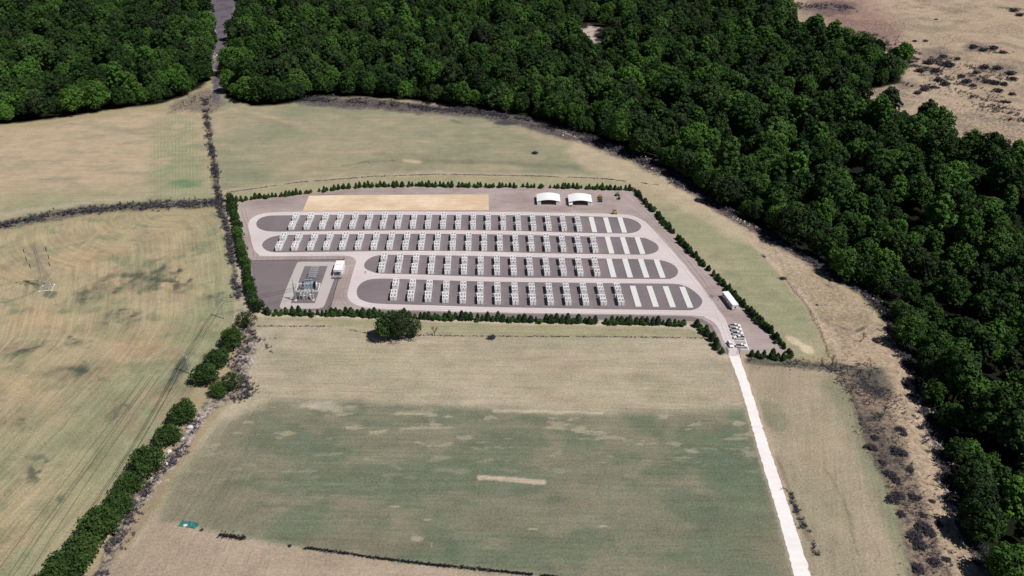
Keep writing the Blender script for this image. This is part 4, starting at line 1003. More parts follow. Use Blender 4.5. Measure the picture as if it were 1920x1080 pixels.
def leaves_mesh(name, cen, rad, per, size, m, seed, flat=.45, core=None, tone=None):
    "leaf sprays scattered over clumps; every spray is a bent quad"
    r = np.random.RandomState(seed); n = len(cen); T = n*per
    cen = np.repeat(cen, per, 0); rr = np.repeat(rad, per); tn = np.repeat(r.rand(n) if tone is None else tone, per)
    d = r.normal(size=(T,3)); d[:,2] += .35; d /= np.linalg.norm(d, axis=1)[:,None]
    pos = cen + d*rr[:,None]*(.65+.4*r.rand(T))[:,None]*np.array([1,1,.85])
    nrm = d + r.normal(size=(T,3))*flat; nrm /= np.linalg.norm(nrm, axis=1)[:,None]
    up = r.normal(size=(T,3)); t1 = np.cross(nrm, up); t1 /= np.linalg.norm(t1, axis=1)[:,None]; t2 = np.cross(nrm, t1)
    s = size*(.6+.8*r.rand(T)); a = t1*s[:,None]*.5; b = t2*s[:,None]*.5*(.6+.5*r.rand(T))[:,None]
    V = np.stack([pos-a-b*.6, pos+a*.3-b, pos+a+b*.7, pos-a*.4+b], 1).reshape(-1,3)
    F = np.arange(T*4).reshape(-1,4); tv = np.repeat(np.clip(tn + r.normal(size=T)*.12, 0, 1), 4)
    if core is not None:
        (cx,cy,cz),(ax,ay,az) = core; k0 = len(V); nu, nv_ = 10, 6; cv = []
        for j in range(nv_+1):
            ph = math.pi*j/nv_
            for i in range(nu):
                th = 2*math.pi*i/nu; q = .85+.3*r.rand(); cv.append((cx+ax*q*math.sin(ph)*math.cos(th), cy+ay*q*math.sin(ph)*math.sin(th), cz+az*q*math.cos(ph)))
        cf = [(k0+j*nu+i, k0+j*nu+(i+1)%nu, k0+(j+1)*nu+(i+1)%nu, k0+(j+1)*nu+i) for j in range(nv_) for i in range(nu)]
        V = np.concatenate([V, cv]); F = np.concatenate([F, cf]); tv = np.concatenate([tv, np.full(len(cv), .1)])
    me = bpy.data.meshes.new(name); me.vertices.add(len(V)); me.vertices.foreach_set('co', V.astype(np.float32).ravel())
    me.loops.add(F.size); me.loops.foreach_set('vertex_index', F.astype(np.int32).ravel()); me.polygons.add(len(F)); me.polygons.foreach_set('loop_start', np.arange(len(F), dtype=np.int32)*4)
    me.update(calc_edges=True); at = me.attributes.new('tone', 'FLOAT', 'POINT'); at.data.foreach_set('value', tv.astype(np.float32)); me.materials.append(m); return me
def trunk_mesh(h, r0, seed, limbs=5):
    r = random.Random(seed); mb = MB(); top = Vector((r.uniform(-.5,.5), r.uniform(-.5,.5), h)); mid = top*.5 + Vector((r.uniform(-.3,.3),r.uniform(-.3,.3),0))
    mb.bar((0,0,-.5), mid, r0, r0*.75, n=7); mb.bar(mid, top, r0*.75, r0*.3, n=7)
    for k in range(limbs):
        a = mid.lerp(top, r.uniform(.1,.8)); an = r.uniform(0, 6.28); b = a + Vector((math.cos(an), math.sin(an), r.uniform(.5,1.1)))*h*.32; mb.bar(a, b, r0*.35, r0*.1, n=5)
    return mb.mesh('trunk', M_bark)
def dome(seed, R_, zb, zt, n, cr):
    "clump centres over a broad uneven crown"
    r = np.random.RandomState(seed); out = []; rads = []; hh = (zt-zb)/2; off = r.rand(6)*6.28
    for k in range(n):
        u = 1 - 1.55*(k+.5)/n; th = k*2.39996 + r.normal()*.15; s = math.sqrt(max(0,1-u*u))
        lump = 1 + .16*math.sin(2*th+off[0]) + .12*math.sin(3*th+off[1]) + .10*math.sin(5*th+off[2]+u*4)
        q = (.72+.22*r.rand())
        out.append((R_*s*lump*q*math.cos(th), R_*s*lump*q*math.sin(th), (zb+zt)/2+hh*u*q*(1+.1*math.sin(th+off[3])))); rads.append(cr*(.75+.6*r.rand()))
    return np.array(out), np.array(rads)
VAR = []
for k in range(10):
    R_ = (6.8,7.4,6.0,7.2,5.4,7.8,6.2,4.8,6.8,7.4)[k]; zt = (21,23,23,18,25,21,27,21,16,20)[k]; zb = (3,4,4,.8,4,3,5,3,.6,.8)[k]
    c, rd = dome(100+k, R_, zb, zt, 44, 2.45*R_/8)
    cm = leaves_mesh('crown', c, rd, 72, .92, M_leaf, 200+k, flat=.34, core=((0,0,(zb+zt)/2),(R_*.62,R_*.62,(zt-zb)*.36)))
    VAR.append((cm, trunk_mesh(zt*.72, .42, 300+k)))
def tree_object(name, cm, tm, loc, rz, sc, label, cat, group):
    t = empty(name, loc, rz, sc); c = link('crown', cm, t); link('trunk', tm, t); tag(t, label, cat, group); return t, c

def wood():
    sp = 11.2; pts = []
    ct, st = math.cos(TH), math.sin(TH)
    gx, gy = np.meshgrid(np.arange(-900, 900, sp), np.arange(180, 1500, sp*.95)); 
    gx = gx + (np.arange(gx.shape[0])%2)[:,None]*sp/2; gx = gx.ravel() + RNG.uniform(-.4,.4,gx.size)*sp; gy = gy.ravel() + RNG.uniform(-.36,.36,gy.size)*sp
    dd = gy*ct + H*st; U = 960+FPX*gx/dd; V = 540-FPX*(gy*st-H*ct)/dd
    il = inside(gx, gy, LW); ir = inside(gx, gy, RW); ok = (il | ir) & (U > -260) & (U < 2250)
    # small clearings
    ok &= ((U-1108)/34)**2 + ((V-70)/34)**2 > 1
    ok &= ((U-950)/30)**2 + ((V-12)/14)**2 > 1
    # thinner growth low on the right
    gapn = fbm(gx, gy, 30, 3, 91); ok &= ~((gapn < .43) & (RNG.rand(U.size) < .45)) | (np.minimum(np.abs(sdist(gx, gy, LW)), np.abs(sdist(gx, gy, RW))) < 28)
    ok &= ~((U > 1860) & (V > 700) & (RNG.rand(U.size) < .3))
    gx, gy, U, V, il, dd = gx[ok], gy[ok], U[ok], V[ok], il[ok], dd[ok]
    dw0 = np.minimum(np.abs(sdist(gx, gy, LW)), np.abs(sdist(gx, gy, RW))); gz = terrain(gx, gy); rz = RNG.rand(gx.size)*6.28; sc = np.where(RNG.rand(gx.size) < .22, RNG.uniform(1.12,1.45,gx.size), RNG.uniform(.55,1.05,gx.size)); vi = RNG.randint(0,9,gx.size); vi = np.where(dw0 < 10, np.array([3,8,9])[RNG.randint(0,3,gx.size)], vi)
    dw = np.minimum(np.abs(sdist(gx, gy, LW)), np.abs(sdist(gx, gy, RW)))
    vis = (U > 0) & (U < 1920) & (V > 20) & (V < 1110)
    size = 1/dd * np.where(dw < 9, 1.35, 1.0); size[~vis] = 0
    order = np.argsort(-size)[:300]; pick = np.zeros(gx.size, bool); pick[order] = True
    crowns = {}; fl = {}
    for key, cond in (('L', il), ('B', (~il) & (U < 1160)), ('R', (~il) & (U >= 1160) & (dw < 9))):
        ids = [i for i in order if cond[i]]; ids.sort(key=lambda i: U[i] if key != 'R' else V[i])
        for n_, i in enumerate(ids): fl[i] = (key, ordn(n_ + 1))
    for i in order:
        if il[i]: lb, gp = 'green broadleaf tree at the front of the left wood, %s from the left' % fl[i][1], 'trees of the left wood'
        elif U[i] < 1160: lb, gp = 'green broadleaf tree at the wood edge behind the far field, %s from the left' % fl[i][1], 'trees behind the far field'
        elif dw[i] < 9: lb, gp = 'dark broadleaf tree on the right wood front edge, %s counted from the rear' % fl[i][1], 'front trees of the right wood'
        else: lb, gp = 'dark green broadleaf tree inside the deep wood on the right', 'inner trees of the right wood'
        t, c = tree_object('broadleaf_tree', VAR[vi[i]][0], VAR[vi[i]][1], (gx[i], gy[i], gz[i]), rz[i], (sc[i], sc[i], sc[i]*RNG.uniform(.9,1.15)), lb, 'tree', gp)
        crowns.setdefault(int(vi[i]), c)
    rest = ~pick
    me = bpy.data.meshes.new('woodland'); P = np.stack([gx[rest], gy[rest], gz[rest]], 1); me.vertices.add(len(P)); me.vertices.foreach_set('co', P.astype(np.float32).ravel())
    for nm, arr in (('turn', rz[rest]), ('size', sc[rest]), ('kindno', vi[rest].astype(float))):
        a = me.attributes.new(nm, 'FLOAT', 'POINT'); a.data.foreach_set('value', arr.astype(np.float32))
    me.update(); ob = link('woodland', me); tag(ob, 'deep mass of green broadleaf wood filling the back and right of the view', 'woodland', kind='stuff')
    ng = bpy.data.node_groups.new('woodland', 'GeometryNodeTree'); ng.interface.new_socket('Geometry', in_out='INPUT', socket_type='NodeSocketGeometry'); ng.interface.new_socket('Geometry', in_out='OUTPUT', socket_type='NodeSocketGeometry')
    N, L = ng.nodes, ng.links; gi = N.new('NodeGroupInput'); go = N.new('NodeGroupOutput'); jn = N.new('GeometryNodeJoinGeometry')
    def named(n):
        x = N.new('GeometryNodeInputNamedAttribute'); x.data_type = 'FLOAT'; x.inputs['Name'].default_value = n; return x.outputs['Attribute']
    cx = N.new('ShaderNodeCombineXYZ'); L.new(named('turn'), cx.inputs[2]); sx = N.new('ShaderNodeCombineXYZ')
    for k in range(3): L.new(named('size'), sx.inputs[k])
    for k in sorted(crowns):
        oi = N.new('GeometryNodeObjectInfo'); oi.inputs['Object'].default_value = crowns[k]; oi.inputs['As Instance'].default_value = True; oi.transform_space = 'ORIGINAL'
        cp = N.new('FunctionNodeCompare'); cp.data_type = 'FLOAT'; cp.operation = 'EQUAL'; L.new(named('kindno'), cp.inputs[0]); cp.inputs[1].default_value = k; 
        for s in cp.inputs:
            if s.name == 'Epsilon': s.default_value = .1
        ip = N.new('GeometryNodeInstanceOnPoints'); L.new(gi.outputs[0], ip.inputs['Points']); L.new(cp.outputs[0], ip.inputs['Selection']); L.new(oi.outputs['Geometry'], ip.inputs['Instance'])
        L.new(cx.outputs[0], ip.inputs['Rotation']); L.new(sx.outputs[0], ip.inputs['Scale']); L.new(ip.outputs[0], jn.inputs[0])
    L.new(jn.outputs[0], go.inputs[0]); md = ob.modifiers.new('trees', 'NODES'); md.node_group = ng
    print('wood trees', gx.size, 'rest', int(rest.sum()))
wood()

# planted screen of conifers and shrubs round the compound
CON = []
for k in range(4):
    r = np.random.RandomState(500+k); h = (4.9,5.4,4.5,5.2)[k]; R_ = (1.75,1.6,1.9,1.45)[k]; c = []; rd = []
    for j in range(36):
        t = (j+.5)/36; z = .35 + (h-.55)*t; rr = R_*(1-t)**.62*(.75+.35*min(1,t*6)); th = j*2.4; c.append((rr*.72*math.cos(th), rr*.72*math.sin(th), z)); rd.append(.55*(1-t*.62)*(.8+.4*r.rand()))
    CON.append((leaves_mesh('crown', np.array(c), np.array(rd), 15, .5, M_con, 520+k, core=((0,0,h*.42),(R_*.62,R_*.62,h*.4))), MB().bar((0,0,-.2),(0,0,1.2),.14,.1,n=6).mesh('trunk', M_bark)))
SHR = []
for k in range(3):
    c, rd = dome(600+k, 1.35, .1, 2.5, 20, .6); SHR.append((leaves_mesh('crown', c, rd, 20, .42, M_shr, 620+k, core=((0,0,1.1),(.8,.8,.9))), MB().bar((0,0,-.2),(0,0,1.0),.09,.06,n=5).mesh('trunk', M_bark)))
COLT = []
for k in range(3):
    c, rd = dome(650+k, 2.6, .6, 6.2, 30, .95); COLT.append((leaves_mesh('crown', c, rd, 26, .55, M_leaf, 670+k, core=((0,0,3.2),(1.6,1.6,2.2))), trunk_mesh(4.2,.16,690+k,3)))
rr = random.Random(5)
def along(P, step, jit=.25):
    out = []; d = 0
    for a, b in zip(P[:-1], P[1:]):
        L_ = (b-a).length
        while d < L_: out.append(a.lerp(b, d/L_)); d += step*rr.uniform(1-jit, 1+jit)
        d -= L_
    return out
def screen(P, where, frm, step=3.2, shrub=.3, size=1.0):
    nc = ns = 0
    for p in along(GP(P), step):
        q = p + Vector((rr.uniform(-.5,.5), rr.uniform(-.6,.6), 0))
        if rr.random() < .04: continue
        nc += 1; k = rr.randrange(4); s = size*rr.choice((.62,.72,.82,.9,.95,1.05,1.12))
        tree_object('conifer_tree', *CON[k], q, rr.uniform(0,6.28), (s*rr.uniform(1.0,1.25), s*rr.uniform(1.0,1.25), s*.92), 'small dark conifer, %s from %s in the row %s' % (ordn(nc), frm, where), 'conifer', 'conifers in the row ' + where)
        if rr.random() < shrub:
            ns += 1; q = p + Vector((rr.uniform(-1.6,1.6), rr.uniform(-1.6,-.6), 0)); s = rr.uniform(.6,1.05)
            tree_object('round_shrub', *SHR[rr.randrange(3)], q, rr.uniform(0,6.28), s, 'bright green shrub, %s from %s among conifers %s' % (ordn(ns), frm, where), 'shrub', 'shrubs in the row ' + where)
screen([(445,378.5),(480,373),(565,364),(640,354),(693,350),(787,349.5),(975,351),(1100,353.5),(1183,356.5)], 'behind the shelters', 'left', 2.5, .5, .85)
screen([(1190,360),(1203,376),(1230,402),(1256,431),(1290,471),(1340,518),(1385,567),(1437,618),(1480,663)], 'down the right side', 'rear', 2.35, .5, .86)
screen([(497,588.5),(560,590.5),(620,591),(700,593),(811,598),(954,602),(1140,606),(1293,610)], 'along the near side', 'left', 2.55, .5)
screen([(1306,612),(1325,625),(1337,642),(1345,656),(1356,664)], 'left of the entrance', 'rear', 2.6, .4)
screen([(1397,668),(1420,669.5),(1445,671.5),(1470,672.5),(1484,668)], 'right of the entrance', 'left', 2.9, .5)
for k, p in enumerate(along(GP([(434,378),(439,400),(446,430),(452,460),(458,490),(464,520),(469,545),(478,572),(486,586)]), 3.9, .15)):
    s = rr.uniform(.75,1.02); q = p + Vector((rr.uniform(-.7,.7),0,0))
    tree_object('screening_tree', *COLT[rr.randrange(3)], q, rr.uniform(0,6.28), s, 'bushy green screening tree, %s from the rear in the row down the left side' % ordn(k+1), 'tree', 'trees in the row down the left side of the compound')

# hedgerow of round trees on the left, and the clump before the near hedge
HG = []
for k in range(4):
    c, rd = dome(700+k, 5.2, .3, 9.0, 46, 1.6); HG.append((leaves_mesh('crown', c, rd, 60, .62, M_hedge, 720+k, core=((0,0,4.4),(3.4,3.4,3.4))), trunk_mesh(5.8,.3,740+k,5)))
M_pale = leaf_mat('pale ragged foliage', (.028,.046,.018), (.072,.108,.040), .15, .3)
HP = []
for k in range(3):
    c, rd = dome(760+k, 4.9, 1.2, 9.5, 40, 1.5); HP.append((leaves_mesh('crown', c, rd, 40, .5, M_pale, 780+k, core=((0,0,3.8),(2.2,2.2,2.4))), trunk_mesh(6.5,.26,790+k,7)))
HT = [(462,614,.9,'greyish bushy tree at the near left hedge corner'),(437,650,1.0,'dark round tree next below the greyish corner tree'),(411,686,.95,'dark round tree left of the rubble heap'),(388,718,1.0,'green tree at the left of the pair beside the thicket'),(437,732,.95,'dull brownish green tree standing right of the line, above the bend'),
      (412,742,.7,'small low tree wedged between the pair at the bend'),(346,790,1.0,'round green tree just below the gap in the hedgerow'),(318,832,.9,'dark tree between two rounder ones midway down the hedgerow'),(281,884,1.15,'largest round tree midway down the hedgerow'),(247,920,.85,'small dark tree below the largest round one'),
      (224,965,1.0,'bright green tree in the lower hedgerow'),(192,1006,1.2,'wide green tree in the lower hedgerow'),(158,1052,1.1,'dark green tree third from the bottom of the picture'),(128,1085,1.15,'green tree cut by the bottom edge of the picture'),(95,1130,1.1,'last hedgerow tree, mostly below the bottom edge')]
for k, (u, v, s, lb) in enumerate(HT):
    p = G(u, v); dep = p.y; s2 = s*.98
    tree_object('hedgerow_tree', *(HP[k % 3] if k in (0,4) else HG[k % 4]), p, k*1.7, s2, lb, 'tree', 'trees of the left hedgerow')
for k, (u, v, s, lb) in enumerate(((727,634,.95,'left dark tree of the clump before the near hedge'),(752,636,1.1,'tall middle tree of the clump before the near hedge'),(776,633,.8,'right thinner tree of the clump before the near hedge'),(742,626,.9,'rear tree of the clump before the near hedge'))):
    tree_object('field_tree', *(HP[(k+1) % 3] if k != 0 else HG[k % 4]), G(u, v), k*2.1+.6, (s*1.05, s*1.05, s*1.4), lb, 'tree', 'clump of trees before the near hedge')
def bare_tree(u, v, h, seed, label, group=None, lean=0.0):
    r = random.Random(seed); p = G(u, v); t = empty('bare_tree', p); mb = MB(); br = MB(); 
    def grow(a, d, L_, rad, lvl, dst):
        b = a + d*L_; dst.bar(a, b, rad, rad*.6, n=5, cap=False)
        if lvl == 0: return
        for k in range(4 if lvl > 1 else 3):
            nd = (d + Vector((r.uniform(-1,1), r.uniform(-1,1), r.uniform(-.2,.6)))*.75).normalized(); grow(a.lerp(b, r.uniform(.45,1)), nd, L_*.62, rad*.5, lvl-1, br)
    grow(Vector((0,0,-.2)), Vector((lean,0,1)).normalized(), h*.45, h*.025, 4, mb); mb.build('trunk', M_twig, t); br.build('branches', M_twig, t); tag(t, label, 'tree', group)
bare_tree(815,630,7,1,'thin bare tree just right of the tree clump')
bare_tree(1612,642,7,2,'bare forked tree on the rough slope right of the compound', lean=.5)
bare_tree(1556,690,8,3,'bare spreading tree on the boundary right of the near corner', lean=.2)

# leafless trees standing along the old boundaries
def bare_mesh(seed, h):
    r = random.Random(seed); mb = MB(); br = MB()
    def grow(a, d, L_, rad, lvl, dst):
        b = a + d*L_; dst.bar(a, b, rad, rad*.55, n=4, cap=False)
        if lvl == 0: return
        for k in range(4):
            nd = (d + Vector((r.uniform(-1,1), r.uniform(-1,1), r.uniform(-.2,.6)))*.8).normalized(); grow(a.lerp(b, r.uniform(.4,1)), nd, L_*.66, rad*.5, lvl-1, br)
    grow(Vector((0,0,-.3)), Vector((0,0,1)), h*.42, h*.035, 3, mb); return mb.mesh('trunk', M_twig), br.mesh('branches', M_twig)
BM = [bare_mesh(31+k, 6.5) for k in range(4)]
def bare_row(P, n, where, frm, grp, wob=1.5, s0=.8, s1=1.25):
    Q = GP(P); lens = [(b-a).length for a, b in zip(Q[:-1], Q[1:])]; tot = sum(lens)
    for k in range(n):
        d = (k+.5+rr.uniform(-.3,.3))/n*tot; i = 0
        while i < len(lens)-1 and d > lens[i]: d -= lens[i]; i += 1
        q = Q[i].lerp(Q[i+1], d/lens[i]) + Vector((rr.uniform(-wob,wob), rr.uniform(-wob,wob), 0)); t = empty('bare_tree', q, rr.uniform(0,6.28), rr.uniform(s0,s1)); m_ = BM[k % 4]
        link('trunk', m_[0], t); link('branches', m_[1], t); tag(t, 'leafless grey tree %s, %s from the %s' % (where, ordn(k+1), frm), 'tree', grp)
bare_row([(388,212),(398,290),(406,340),(412,378)], 18, 'on the boundary between the two far fields', 'rear', 'leafless trees between the far fields')
bare_row([(20,420),(80,408),(160,396),(240,388),(330,384),(400,380)], 16, 'in the scrub band behind the left field', 'left', 'leafless trees behind the left field', 3, .6, 1)
bare_row([(345,200),(375,188),(400,184)], 6, 'where the track leaves the wood', 'left', 'leafless trees at the track mouth', 3, .7, 1.1)
bare_row([(1480,683),(1540,688),(1600,700),(1650,715)], 9, 'on the line right of the near corner', 'left', 'leafless trees right of the near corner', 3, .6, 1.0)
bare_row([(1610,740),(1640,760),(1655,790)], 5, 'on the dark part of the brown bank', 'rear', 'leafless trees on the brown bank', 4, .6, 1.0)

# dark shrubs one can count
BS = []
for k in range(3):
    c, rd = dome(800+k, 2.2, .1, 2.2, 16, .8); BS.append(leaves_mesh('dark_shrub', c, rd, 26, .45, mat('dark heather %d' % k, (.044,.041,.052), rough=.95, var=.3), 820+k, core=((0,0,.8),(1.4,1.4,.8))))
SH = [(1468,523,1.1,'dark bare bush beside the dirt track right of the compound'),(922,634,1.3,'dark sprawling bush on the line before the near hedge'),(392,993,.0,''),(378,994,.45,'small dark green bush near the teal sheet'),(1432,481,.5,'tiny dark bush on the dirt track'),(1003,288,.7,'small dark bush alone in the far field'),(1532,572,.5,'small bush by the wire fence right of the compound'),
      (1712,160,0,''),(1755,135,1.6,''),(1725,135,1.4,''),(1780,125,1.6,''),(1705,118,1.2,''),(1742,120,1.5,''),(1690,108,1.0,''),(1768,108,1.3,''),(1795,112,1.1,''),(1825,90,1.5,''),(1842,96,1.3,''),(1862,92,1.5,''),(1880,100,1.2,''),(1846,128,1.5,''),(1870,130,1.4,''),(1830,138,1.1,''),
      (1802,145,1.2,''),(1812,155,1.4,''),(1824,162,1.0,''),(1850,155,1.4,''),(1866,158,1.5,''),(1882,160,1.2,''),(1895,140,1.5,''),(1900,150,1.2,''),(1872,172,1.3,''),(1897,178,1.0,''),(1880,192,.8,''),(1890,193,.8,''),(1760,152,1.4,''),(1772,160,1.5,''),(1748,165,.9,''),(1733,170,1.3,''),(1720,176,1.2,''),(1822,182,.7,''),
      (1715,78,.8,''),(1735,78,.9,''),(1900,22,1.6,''),(1912,30,1.5,''),(1755,37,.6,''),
      (1632,840,1.5,''),(1640,822,1.1,''),(1688,806,1.3,''),(1695,815,1.0,''),(1683,848,1.7,''),(1695,852,1.1,''),(1706,882,1.0,''),(1668,890,1.4,''),(1680,902,1.3,''),(1655,868,1.0,''),(1672,938,1.6,''),(1684,930,1.4,''),(1715,934,1.3,''),(1690,965,1.1,''),(1748,940,.8,''),(1728,988,1.6,''),(1742,1000,1.5,''),(1714,1008,1.7,''),(1726,1024,1.6,''),(1752,1055,1.4,''),(1722,1068,1.5,''),(1760,983,1.0,''),(1775,1050,.9,''),(1730,967,.9,''),
      (1708,738,.8,''),(1700,720,.7,''),(1735,760,.9,''),(1725,800,.8,'')]
cnt = 0
for k, (u, v, s, lb) in enumerate(SH):
    if s == 0: continue
    p = G(u, v); p.z = float(terrain([p.x], [p.y])[0]) - .1; o = link('dark_shrub', BS[k % 3]); o.location = p; o.rotation_euler = (0,0,k*1.3); s *= .9 if v > 400 else .95; o.scale = (s*.78, s*.70, s*.4) if v > 400 else (s*1.35, s*1.35, s*1.0)
    far = v < 300 and u > 1600
    if not lb: lb = ('low dark shrub on the bare land' if far else 'low dark shrub on the brown bank'); cnt += 1; nn = sum(1 for a in SH[:k] if a[2] and not a[3] and ((a[1] < 300) == (v < 300))) + 1; lb = lb + ', %s down from the top edge' % ordn(1 + sum(1 for a in SH if a[2] and not a[3] and ((a[1] < 300) == (v < 300)) and (a[1], a[0]) < (v, u))); gp = 'dark shrubs on the bare land' if far else 'dark shrubs on the brown bank'; tag(o, lb, 'shrub', gp)
    else: tag(o, lb, 'shrub')

# brushwood and stones nobody could count
def brush(name, label, strips, n, hgt, seed, m, kind='twig', thr=.44):
    r = np.random.RandomState(seed); V = []; F = []
    seg = []; 
    for P, wd in strips:
        Q = GP(P)
        for a, b in zip(Q[:-1], Q[1:]): seg.append((a, b, wd, (b-a).length*wd))
    w = np.array([s[3] for s in seg]); w /= w.sum(); ch = r.choice(len(seg), n, p=w); pts = []
    for c in ch:
        a, b, wd, _ = seg[c]; q = a.lerp(b, r.rand()); d = (b-a).normalized(); pts.append((q.x - d.y*r.normal()*wd*.5, q.y + d.x*r.normal()*wd*.5))
    pts = np.array(pts); keep = fbm(pts[:,0], pts[:,1], 9, 3, seed) > thr; pts = pts[keep]; z = terrain(pts[:,0], pts[:,1])
    for (x, y), zz in zip(pts, z):
        h = hgt*(.5+r.rand())
        if kind == 'twig':
            for k in range(6):
                a = r.rand()*6.28; d = np.array([math.cos(a), math.sin(a), .5+r.rand()*.8]); d = d/np.linalg.norm(d)*h; sd_ = np.array([-math.sin(a), math.cos(a), 0])*.10*h
                b0 = np.array([x, y, zz]); i = len(V); m1 = b0 + d*.55 + sd_*1.6 + np.array([0,0,.1*h]); V += [tuple(b0-sd_*.5), tuple(b0+sd_*.5), tuple(m1), tuple(b0+d)]; F.append((i, i+1, i+2, i+3))
        else:
            i = len(V); s = h*(.6+.8*r.rand()); a = r.rand()*6.28
            for j in range(5): t = a+j*1.2566; V.append((x+s*math.cos(t)*(.7+.5*r.rand()), y+s*math.sin(t)*(.7+.5*r.rand()), zz-.1))
            for j in range(5): t = a+.4+j*1.2566; V.append((x+s*.6*math.cos(t), y+s*.6*math.sin(t), zz+s*(.4+.35*r.rand())))
            for j in range(5): F.append((i+j, i+(j+1)%5, i+5+(j+1)%5, i+5+j))
            F.append(tuple(i+5+j for j in range(5)))
    me = bpy.data.meshes.new(name); me.from_pydata(V, [], F); me.materials.append(m); me.update(); tag(link(name, me), label, None, kind='stuff')
EDGE = [(560,186),(700,192),(800,202),(900,210),(960,219),(1040,242),(1140,272),(1230,312),(1290,347),(1360,390),(1440,435),(1500,470),(1560,505),(1620,535),(1670,598),(1702,668),(1730,748),(1768,848),(1797,955),(1842,1055)]
M_rock = mat('pale weathered stone', A(190,178,176), rough=.95, var=.25, vscale=.3)
brush('bank_brushwood', 'dark bare brushwood along the rocky foot of the wood', [(EDGE[:10], 9), (EDGE[9:], 6)], 5200, 1.6, 1, M_twig)
brush('bank_stones', 'pale stones strewn along the rocky foot of the wood', [(EDGE[5:10], 10), (EDGE[9:], 6)], 1500, .5, 2, M_rock, 'stone')
brush('hedge_brushwood', 'dark leafless scrub on the old field boundaries at the left', [([(385,185),(388,230),(398,290),(406,340),(412,380),(414,400),(428,440),(437,500),(446,560)], 3.2), ([(-200,452),(0,424),(80,408),(160,396),(240,388),(330,384),(412,380)], 7)], 3000, 1.5, 3, M_twig)
brush('boundary_brushwood', 'thin dark scrub along the lines behind and before the compound', [([(420,362),(560,342),(700,331),(820,327),(1000,330),(1130,335),(1235,347)], 1.0), ([(480,612),(620,612),(700,627),(830,630),(960,631),(1150,632),(1322,634)], .6)], 3200, .45, 4, M_twig, thr=.33)
brush('hedgerow_brushwood', 'grey brushwood and debris beside the left hedgerow', [([(470,618),(466,660),(452,705)], 9), ([(452,705),(470,742),(400,758),(370,785),(350,815),(325,860),(262,935),(215,1020),(185,1090)], 4)], 1500, 1.1, 5, M_twig)
brush('hedgerow_stones', 'pale stones beside the left hedgerow', [([(470,618),(466,660),(452,705)], 8), ([(392,766),(368,800),(345,838),(320,880),(262,940)], 3)], 420, .5, 6, M_rock, 'stone')
brush('slope_brushwood', 'dark brushwood on the rough ground right of the near corner', [([(1400,672),(1470,680),(1560,690),(1650,696)], 6), ([(1600,700),(1650,745),(1665,790)], 14), ([(1640,800),(1690,900),(1720,990),(1760,1080)], 9), ([(1570,700),(1600,760),(1630,830)], 2), ([(1590,700),(1650,700),(1662,742),(1600,735)], 12)], 4200, .55, 7, M_twig)
brush('ditch_brushwood', 'black brushwood filling the ditch across the bottom field', [([(540,1024),(620,1034),(700,1046),(800,1058),(900,1068),(1040,1082),(1120,1095)], .6), ([(410,1003),(460,1010)], 1.2)], 2200, .5, 8, mat('black brushwood', (.018,.018,.024), rough=1), thr=.30)
brush('bare_land_brushwood', 'dark low heather on the bare land at the top right', [([(1690,120),(1760,115),(1800,118)], 22), ([(1820,90),(1880,98)], 14), ([(1820,128),(1880,135)], 14), ([(1480,10),(1600,15)], 22), ([(1620,60),(1920,230)], 18), ([(1695,125),(1790,118)], 16), ([(1700,108),(1780,105)], 10), ([(1820,145),(1900,148)], 14), ([(1700,160),(1760,165)], 10), ([(1895,15),(1960,30)], 14)], 5200, 1.6, 9, M_twig)
brush('track_stones', 'pale stones in the track between the two woods', [([(388,-20),(395,60),(402,120),(398,180)], 6), ([(1085,45),(1115,75)], 12)], 300, 1.0, 10, M_rock, 'stone')
brush('road_edge_brushwood', 'dark scrub on the bank right of the white road', [([(1462,890),(1485,935),(1495,965),(1512,1000),(1530,1045)], 1.6)], 260, .8, 12, M_twig)

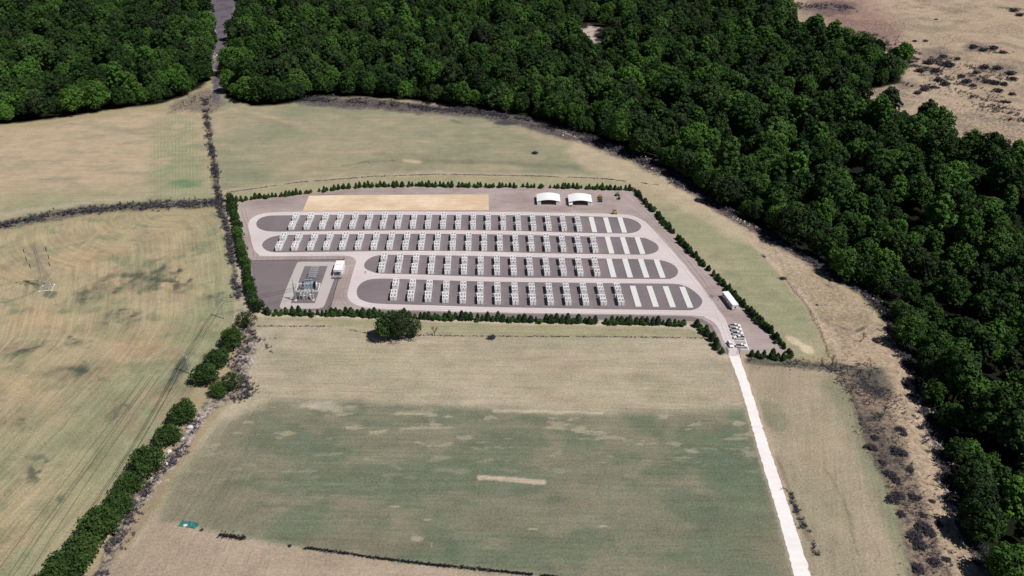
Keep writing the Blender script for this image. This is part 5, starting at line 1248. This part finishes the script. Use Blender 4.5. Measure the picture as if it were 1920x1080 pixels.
# stray things in the near field
p = G(351, 985); t = MB(); ns = 10
for i in range(ns):
    for j in range(3):
        z = lambda a, b: .25 + .25*math.sin(a*1.7+b*2.1); x = lambda i_: -3+i_*.65
        t.hexa([(x(i),j*.9,0),(x(i+1),j*.9,0),(x(i+1),j*.9+.9,0),(x(i),j*.9+.9,0),(x(i),j*.9,z(i,j)),(x(i+1),j*.9,z(i+1,j)),(x(i+1),j*.9+.9,z(i+1,j+1)),(x(i),j*.9+.9,z(i,j+1))])
o = t.build('plastic_sheet', mat('teal plastic sheet', (.03,.16,.14), rough=.4, var=.2)); o.location = (p.x, p.y-1, 0); o.rotation_euler = (0,0,R(-12)); tag(o, 'crumpled teal plastic sheet lying in the lower left field', 'plastic sheet')
for k, (u, v, s, lb) in enumerate(((347,986,.7,'white stone on the teal plastic sheet'),(357,802,1.2,'larger white boulder beside the hedgerow'),(341,822,.8,'small white boulder below the larger one at the hedgerow'),(318,847,1.1,'pale boulder by the middle hedgerow trees'),(312,870,.8,'white boulder lowest at the hedgerow'),(1498,1012,.5,'dark stub post')) [:5]):
    p = G(u, v); r = np.random.RandomState(k); mb = MB(); c = []
    for j, zz in enumerate((0,.5,.85)):
        for i in range(7): t_ = i*.8976; q = (1,.9,.45)[j]*(.8+.4*r.rand()); c.append((s*q*math.cos(t_)*1.2, s*q*math.sin(t_), s*zz))
    mb.v = c; mb.f = [(j*7+i, j*7+(i+1)%7, (j+1)*7+(i+1)%7, (j+1)*7+i) for j in range(2) for i in range(7)] + [tuple(14+i for i in range(7))]; mb.m = [0]*len(mb.f)
    o = mb.build('boulder', mat('white boulder', (.6,.58,.56), var=.15)); o.location = (p.x, p.y, .0); tag(o, lb, 'boulder', 'pale boulders at the hedgerow')
# wire fence right of the compound
F2 = GP([(1475,525),(1500,556),(1530,600),(1556,668)]); fe = empty('field_fence', F2[0]); w_ = MB()
for a, b in zip(F2[:-1], F2[1:]):
    n = max(1, int((b-a).length/3.5))
    for k in range(n): q = a.lerp(b, k/n)-F2[0]; MB().bar((q.x,q.y,-.2),(q.x,q.y,1.1),.07,n=5).build('post', M_twig, fe)
    for z in (.5,.85,1.05): w_.bar((a.x-F2[0].x,a.y-F2[0].y,z),(b.x-F2[0].x,b.y-F2[0].y,z),.02,n=4)
w_.build('wires', M_twig, fe); tag(fe, 'thin dark post and wire fence right of the compound', 'fence')
F2 = GP([(1578,702),(1600,745),(1620,800)]); fe = empty('field_fence', F2[0]); w_ = MB()
for a, b in zip(F2[:-1], F2[1:]):
    n = max(1, int((b-a).length/3.5))
    for k in range(n): q = a.lerp(b, k/n)-F2[0]; MB().bar((q.x,q.y,-.2),(q.x,q.y,1.1),.07,n=5).build('post', M_twig, fe)
    for z in (.3,.6,.85,1.05): w_.bar((a.x-F2[0].x,a.y-F2[0].y,z),(b.x-F2[0].x,b.y-F2[0].y,z),.03,n=4)
w_.build('wires', M_twig, fe); tag(fe, 'dark post and wire fence along the brown bank below the near corner', 'fence')
print('objects', len(bpy.data.objects))
